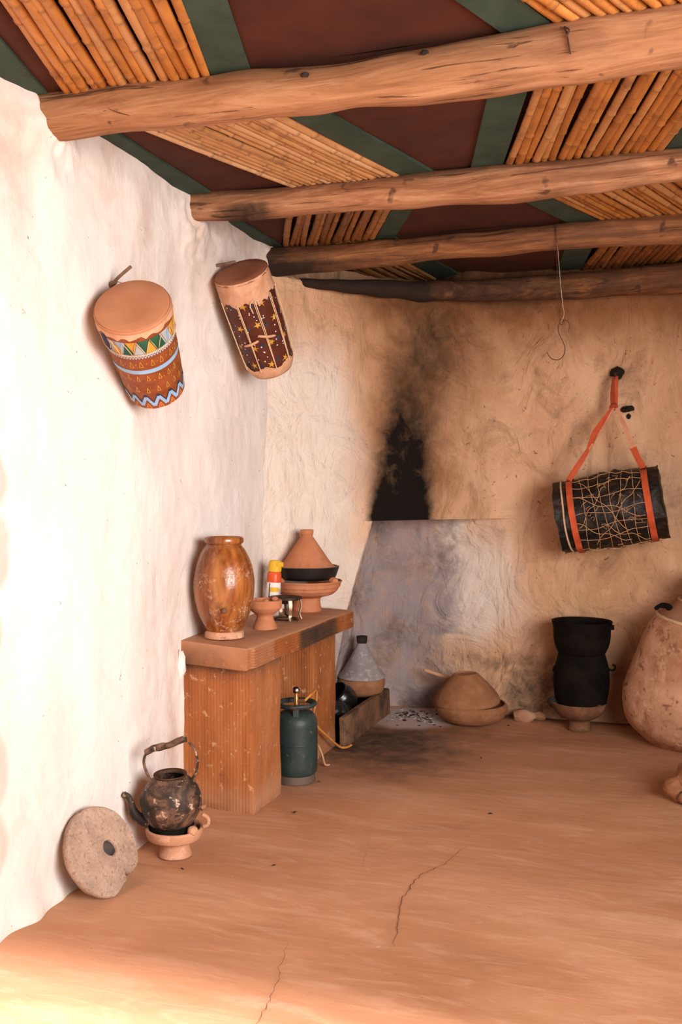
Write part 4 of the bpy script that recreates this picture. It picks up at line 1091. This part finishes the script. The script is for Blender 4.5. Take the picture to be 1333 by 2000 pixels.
# ------------------------------------------------------------------ clay pot with lid near the fireplace
t = thing('lidded_bowl', 'brown clay bowl covered by an upturned clay dome, on the floor near the fireplace', 'pot', (.885, 6.10, 0))
MB().add(lathe([(0, 0)]+smoothprof([(.10, 0), (.160, .012), (.205, .045), (.226, .085), (.226, .105), (.214, .122), (.204, .118), (.19, .09), (0, .04)], 5), 60, .006, 4)).build('bowl', M['terra_brown'], t)
o = MB().add(lathe(smoothprof([(.186, .0), (.202, .010), (.204, .028), (.194, .056), (.166, .094), (.130, .134), (.096, .170), (.076, .190), (.066, .196), (.060, .195), (.052, .188), (0, .186)], 5), 60, .005, 4, 3)).build('dome_lid', M['terra_brown'], t)
o.location = (-.025, -.01, .110); o.rotation_euler = (radians(2), radians(-3), 0)
tag(MB().add(tube(crv([(.555, 6.20, .288), (.64, 6.235, .255), (.74, 6.27, .218), (.86, 6.30, .165), (.96, 6.30, .126)], 5), .012, 10, .002, 20)).build('wooden_stick', M['stick']), 'pale wooden stick poking out behind the covered clay bowl', 'stick')

# ------------------------------------------------------------------ steamer pot on brazier
CP = V((1.552, 6.12, 0))
t = thing('clay_brazier', 'smoked clay brazier on the floor under the tall black steamer', 'brazier', CP+V((-.012, 0, 0)))
MB().add(lathe([(0, 0)]+smoothprof([(.068, 0), (.070, .010), (.064, .040), (.070, .062), (.115, .085), (.150, .120), (.166, .165), (.160, .172), (.148, .165), (.12, .12), (0, .10)], 5, sharp=(0,)), 48, .006, 6)).build('bowl', M['terra_smoked'], t)
MB().add(blob((-.150, -.04, .165), .035, 2, sq=(1, .9, .9))).build('pot_rest', M['ember'], t)
MB().add(blob((.12, -.09, .155), .033, 3, sq=(1, .9, .8))).build('pot_rest', M['terra_smoked'], t)
t = thing('steamer_pot', 'tall soot-black two-part couscous steamer by the back wall', 'pot', CP+V((0, 0, .115)))
MB().add(lathe([(0, 0)]+smoothprof([(.10, .0), (.132, .015), (.155, .08), (.166, .17), (.163, .24), (.150, .30), (.138, .345), (.136, .350)], 5)+[(.12, .35), (0, .34)], 56, .004, 5)).build('lower_pot', M['blackpot'], t)
MB().add(lathe(smoothprof([(.128, .345), (.142, .36), (.160, .405), (.168, .450), (.170, .500), (.178, .535), (.180, .545), (.174, .547), (.165, .53), (.158, .45), (.13, .38), (0, .37)], 5, sharp=(6,)), 56, .004, 5, 5)).build('upper_pot', M['blackpot'], t)
MB().add(tube(crv([(.150, -.02, .275), (.175, -.03, .262), (.195, -.03, .27), (.197, -.03, .29), (.182, -.03, .295)], 5), .007, 8)).build('handle', M['blackpot'], t)
MB().add(box(.155, .190, -.05, -.01, .505, .53, bev=.004)).build('handle', M['blackpot'], t)
MB().add(blob((-.150, -.04, .25), .02, 4, sq=(.8, 1, 1.2))).build('handle', M['blackpot'], t)

# ------------------------------------------------------------------ large leaning jar
t = thing('clay_jar', 'big pale clay-daubed storage jar leaning at the right picture edge', 'jar', (2.085, 6.0, .0), (radians(-2), radians(15), 0))
pj = smoothprof([(0, -.055), (.12, -.045), (.215, 0), (.29, .058), (.343, .18), (.350, .30), (.332, .50), (.306, .64), (.285, .69)], 8)
MB().add(lathe(pj, 96, .012, 4, 2)).build('body', M['bigjar'], t)
MB().add(lathe(smoothprof([(.287, .685), (.255, .73), (.20, .80), (.165, .85), (.150, .90), (.165, .95), (.175, .97), (.16, .965), (.14, .9), (.15, .85), (.20, .78)], 5), 64, .004, 5)).build('neck', M['bigneck'], t)
def ringt(r, z, th): return tube([V((r*cos(a), r*sin(a), z+.004*sin(3*a))) for a in [2*pi*k/60 for k in range(61)]], th, 8, .003, 20)
MB().add(ringt(.289, .690, .010)).build('shoulder_band', M['cord'], t)
MB().add(ringt(.196, .805, .007)).build('neck_cord', M['cord'], t)
MB().add(tube(crv([(-.225, -.10, .742), (-.252, -.11, .752), (-.285, -.12, .742), (-.305, -.12, .715)], 4), [.018]*4+[.016]*4+[.012]*4+[.006], 8)).build('lug', M['blackpot'], t)

# ------------------------------------------------------------------ rough stump at the right edge
t = thing('wood_stump', 'rough lumpy wood stump with wire at the right picture edge', 'stump', (2.20, 4.90, 0))
sp_ = V(t.location)
m_ = MB()
for i, (c, r, sq) in enumerate([((-.085, -.02, .065), .062, (1.0, 1, 1.1)), ((.0, .0, .10), .10, (1.1, 1, 1.05)), ((.16, .04, .12), .13, (1.3, 1, .95)), ((-.03, -.06, .035), .05, (1.2, .8, .8))]):
    v, f = blob(c, r, i+3, amp=.3, sq=sq); m_.add((v, f))
bm = bmesh.new()
bv = [bm.verts.new(p) for p in m_.v]
for q in m_.f: bm.faces.new([bv[i] for i in q])
bmesh.ops.subdivide_edges(bm, edges=bm.edges[:], cuts=1, use_grid_fill=True)
vv = [p.co+noise.noise_vector(p.co*16)*.014 for p in bm.verts]; bm.verts.index_update(); ff = [[x.index for x in q.verts] for q in bm.faces]; bm.free()
MB().add((vv, ff)).build('wood_mass', M['stump'], t)
MB().add(tube(crv([(-.10, -.09, .03), (-.07, -.085, .07), (-.03, -.105, .085), (.02, -.115, .13), (.05, -.10, .17)], 5), .003, 6)).build('wire', M['wire'], t)
MB().add(tube(crv([(-.06, -.10, .012), (-.03, -.12, .05), (.03, -.12, .06)], 5), .0025, 6)).build('wire', M['wire'], t)

# ------------------------------------------------------------------ kettle on brazier
KB = V((.200, 3.525, 0))
t = thing('clay_brazier', 'pale clay brazier on the floor under the burnt kettle', 'brazier', KB)
MB().add(lathe([(0, 0)]+smoothprof([(.062, 0), (.066, .006), (.060, .025), (.055, .048), (.062, .060), (.095, .068), (.106, .075), (.112, .090), (.115, .112), (.106, .116), (.100, .108), (.092, .09), (0, .08)], 5, sharp=(0, 6)), 56, .004, 7)).build('bowl', M['terra_pale'], t, angle=50)
for a in (-20, 100, 175):
    a = radians(a); MB().add(blob((.104*cos(a), .104*sin(a), .122), .022, a, amp=.2, sq=(1, 1, .8))).build('pot_rest', M['terra_pale'], t)
ky = [V((x, y, z)) for x, y, z in ((.104, .035, .165), (.124, .045, .15), (.125, .045, .125), (.108, .035, .115))]
MB().add(tube(crv(ky, 4), .008, 8)).build('handle', M['terra_pale'], t)
t = thing('kettle', 'sooty old metal kettle with curved spout and bound handle, near the left wall', 'kettle', (.185, 3.53, .092), (radians(3), 0, 0))
MB().add(lathe([(0, 0)]+smoothprof([(.078, .0), (.086, .006), (.086, .040), (.096, .052), (.114, .085), (.122, .125), (.116, .165), (.096, .200), (.070, .222), (.062, .230)], 5, sharp=(2,))+[(.058, .228), (.085, .20), (.10, .15), (.08, .02), (0, .015)], 56, .003, 6)).build('body', M['kettle'], t, angle=60)
MB().add(lathe([(.084, .0), (.0885, .004), (.0885, .038), (.085, .042)], 48)).build('base_band', M['blackpot'], t)
MB().add(lathe([(.058, .222), (.062, .226), (.067, .236), (.066, .240), (.060, .236), (.057, .226)], 44, .001, 9)).build('rim', M['wire'], t)
sp = crv([(-.080, -.045, .050), (-.118, -.060, .068), (-.138, -.066, .10), (-.142, -.068, .130), (-.153, -.07, .152), (-.172, -.072, .162)], 6)
n_ = len(sp); MB().add(tube(sp, [lerp(.027, .012, min(1, i/(n_*.6))) if i < n_-3 else .011+.001*(i-n_+3) for i in range(n_)], 14)).build('spout', M['kettle'], t)
hl = crv([(-.068, -.03, .205), (-.085, -.03, .235), (-.100, -.03, .275), (-.098, -.03, .305), (-.084, -.03, .330)], 5)
n2 = len(hl); MB().add(tube(hl, .0058, 8)).build('handle_arm', M['kettle'], t)
MB().add(tube(crv([(.070, .03, .205), (.095, .03, .235), (.108, .03, .28), (.100, .03, .33), (.078, .02, .368)], 5), .0052, 8)).build('handle_arm', M['kettle'], t)
gp = crv([(-.092, -.03, .325), (-.055, -.025, .345), (.0, -.012, .358), (.05, .005, .378), (.072, .015, .382)], 6)
MB().add(tube(gp, [.010]+[.0135]*(len(gp)-2)+[.010], 12, .004, 40)).build('grip', M['kettle'], t)
MB().add(blob((-.068, -.035, .205), .014, 3, sq=(.7, .7, 1.4))).build('handle_lug', M['kettle'], t)

# ------------------------------------------------------------------ millstone leaning on the wall
mn = V((.86, -.16, .48)).normalized(); mc = V((.108, 3.135, .141))
t = thing('millstone', 'round grey millstone with centre hole and chipped rim, leaning on the wall', 'millstone', mc, frame(mn, V((0, 0, 1))))
# local x = uphill direction in the plane of the disc
Rm_, TH = .166, .034
def rim_r(a):
    d = (a-pi+pi) % (2*pi)-pi           # a=pi is the lowest point
    dd = abs(((a-pi+pi) % (2*pi))-pi)
    r = Rm_*(1+.012*nz((cos(a), sin(a), 0), 2.5, 3)+.008*nz((cos(a), sin(a), 0), 7, 1))
    A0 = pi+.42
    low = math.cos(a-A0)*r              # distance down the slope
    lim = .143+.004*nz((sin(a)*3, 0, 0), 5, 1)
    if low > lim: r = lim/max(.2, math.cos(a-A0))
    # notch beside the lowest point
    off = atan2(sin(a-(pi+.50)), cos(a-(pi+.50)))
    if abs(off) < .10: r -= .024*(1-abs(off)/.10)**.4
    return r
NS = 220; rings = [.030, .036, .05, .08, .11, .135, .155]
v = []; f = []
for side in (0, 1):
    for k, rr_ in enumerate(rings+['e', 'o']):
        for i in range(NS):
            a = 2*pi*i/NS; R_ = rim_r(a)
            if rr_ == 'e': r = R_-.006
            elif rr_ == 'o': r = R_
            else: r = min(rr_, R_-.010) if rr_ > .06 else rr_*(1+.05*sin(a*2))
            z = (TH/2 if side == 0 else -TH/2); q = V((r*cos(a), r*sin(a), 0))
            q.y -= .040*max(0, 1-r/R_)**1.2
            if rr_ == 'o': z *= .62
            if side == 0: z += .0022*nz(q, 40, 3)+.004*nz(q, 12, 3)+(-.004 if k == 0 else 0)
            v.append(q+V((0, 0, z)))
K = len(rings)+2
for side in (0, 1):
    o_ = side*K*NS
    for k in range(K-1):
        for i in range(NS):
            a = o_+k*NS+i; b = o_+k*NS+(i+1) % NS; q = [a, a+NS, b+NS, b]
            f.append(q if side == 0 else q[::-1])
for i in range(NS):
    j = (i+1) % NS; a = (K-1)*NS
    f.append([a+i, a+K*NS+i, a+K*NS+j, a+j]); f.append([i, j, K*NS+j, K*NS+i])
MB().add((v, f)).build('stone_disc', M['stone'], t, angle=50)
MB().add(lathe([(.0, -.012), (.031, -.012), (.032, .004), (.031, .010), (.029, .004), (.022, -.004), (0, -.006)], 32), 0, Matrix.Translation((0, -.033, 0))).build('hole_lining', M['holegrey'], t)

# ------------------------------------------------------------------ small debris
rd = random.Random(21)
cl = MB()
for i in range(420):
    x = .60+rd.gauss(0, .20); y = 6.16+rd.gauss(0, .10)
    if x < .38 or y > 6.36 or y < 5.6 or (x-.885)**2+(y-6.1)**2 < .055: continue
    cl.add(blob((x, y, .004), rd.uniform(.0025, .008), i, sq=(1.6, .7, .5)), 0 if rd.random() < .5 else 1)
tag(cl.build('hearth_ash', [M['ember'], M['ash']]), 'scatter of ash and charcoal crumbs before the fireplace', 'ash', kind='stuff')
for i, (x, y, r, lb_) in enumerate([(1.19, 6.20, .065, 'lump of broken plaster at the foot of the back wall, between bowl and steamer'), (1.28, 6.27, .04, 'smaller clod of earth beside the plaster lump at the back wall')]):
    tag(MB().add(blob((x, y+.04, r*.45), r, i+5, sq=(1.2, .8, .7))).build('plaster_lump', M['clod']), lb_, 'clod')
spots = [(.415, 4.62, 'tiny dark chip on the floor beside the foot of the gas bottle'), (.47, 4.15, 'tiny dark chip on the floor just right of the near bench leg'),
         (.30, 3.40, 'tiny dark chip on the floor in front of the kettle brazier'), (.62, 3.55, 'tiny dark chip on open floor between kettle and long floor crack'),
         (1.1, 5.3, 'tiny dark chip on the floor in front of the covered clay bowl'), (1.31, 4.42, 'tiny dark chip on the floor beyond the long crack')]
proto = MB().add(tube([(-.010, 0, .003), (0, .002, .004), (.012, 0, .003)], [.0015, .0035, .0015], 6)).build('wood_chip', M['ember'])
for i, (x, y, lb_) in enumerate(spots):
    o = proto if i == 0 else proto.copy()
    if i: COL.objects.link(o)
    o.location = (x, y, .001); o.rotation_euler = (0, 0, i*1.3)
    s_ = .7+.5*((i*37) % 10)/10; o.scale = (s_, s_, s_)
    tag(o, lb_, 'wood chip', 'dark chips scattered on the floor')
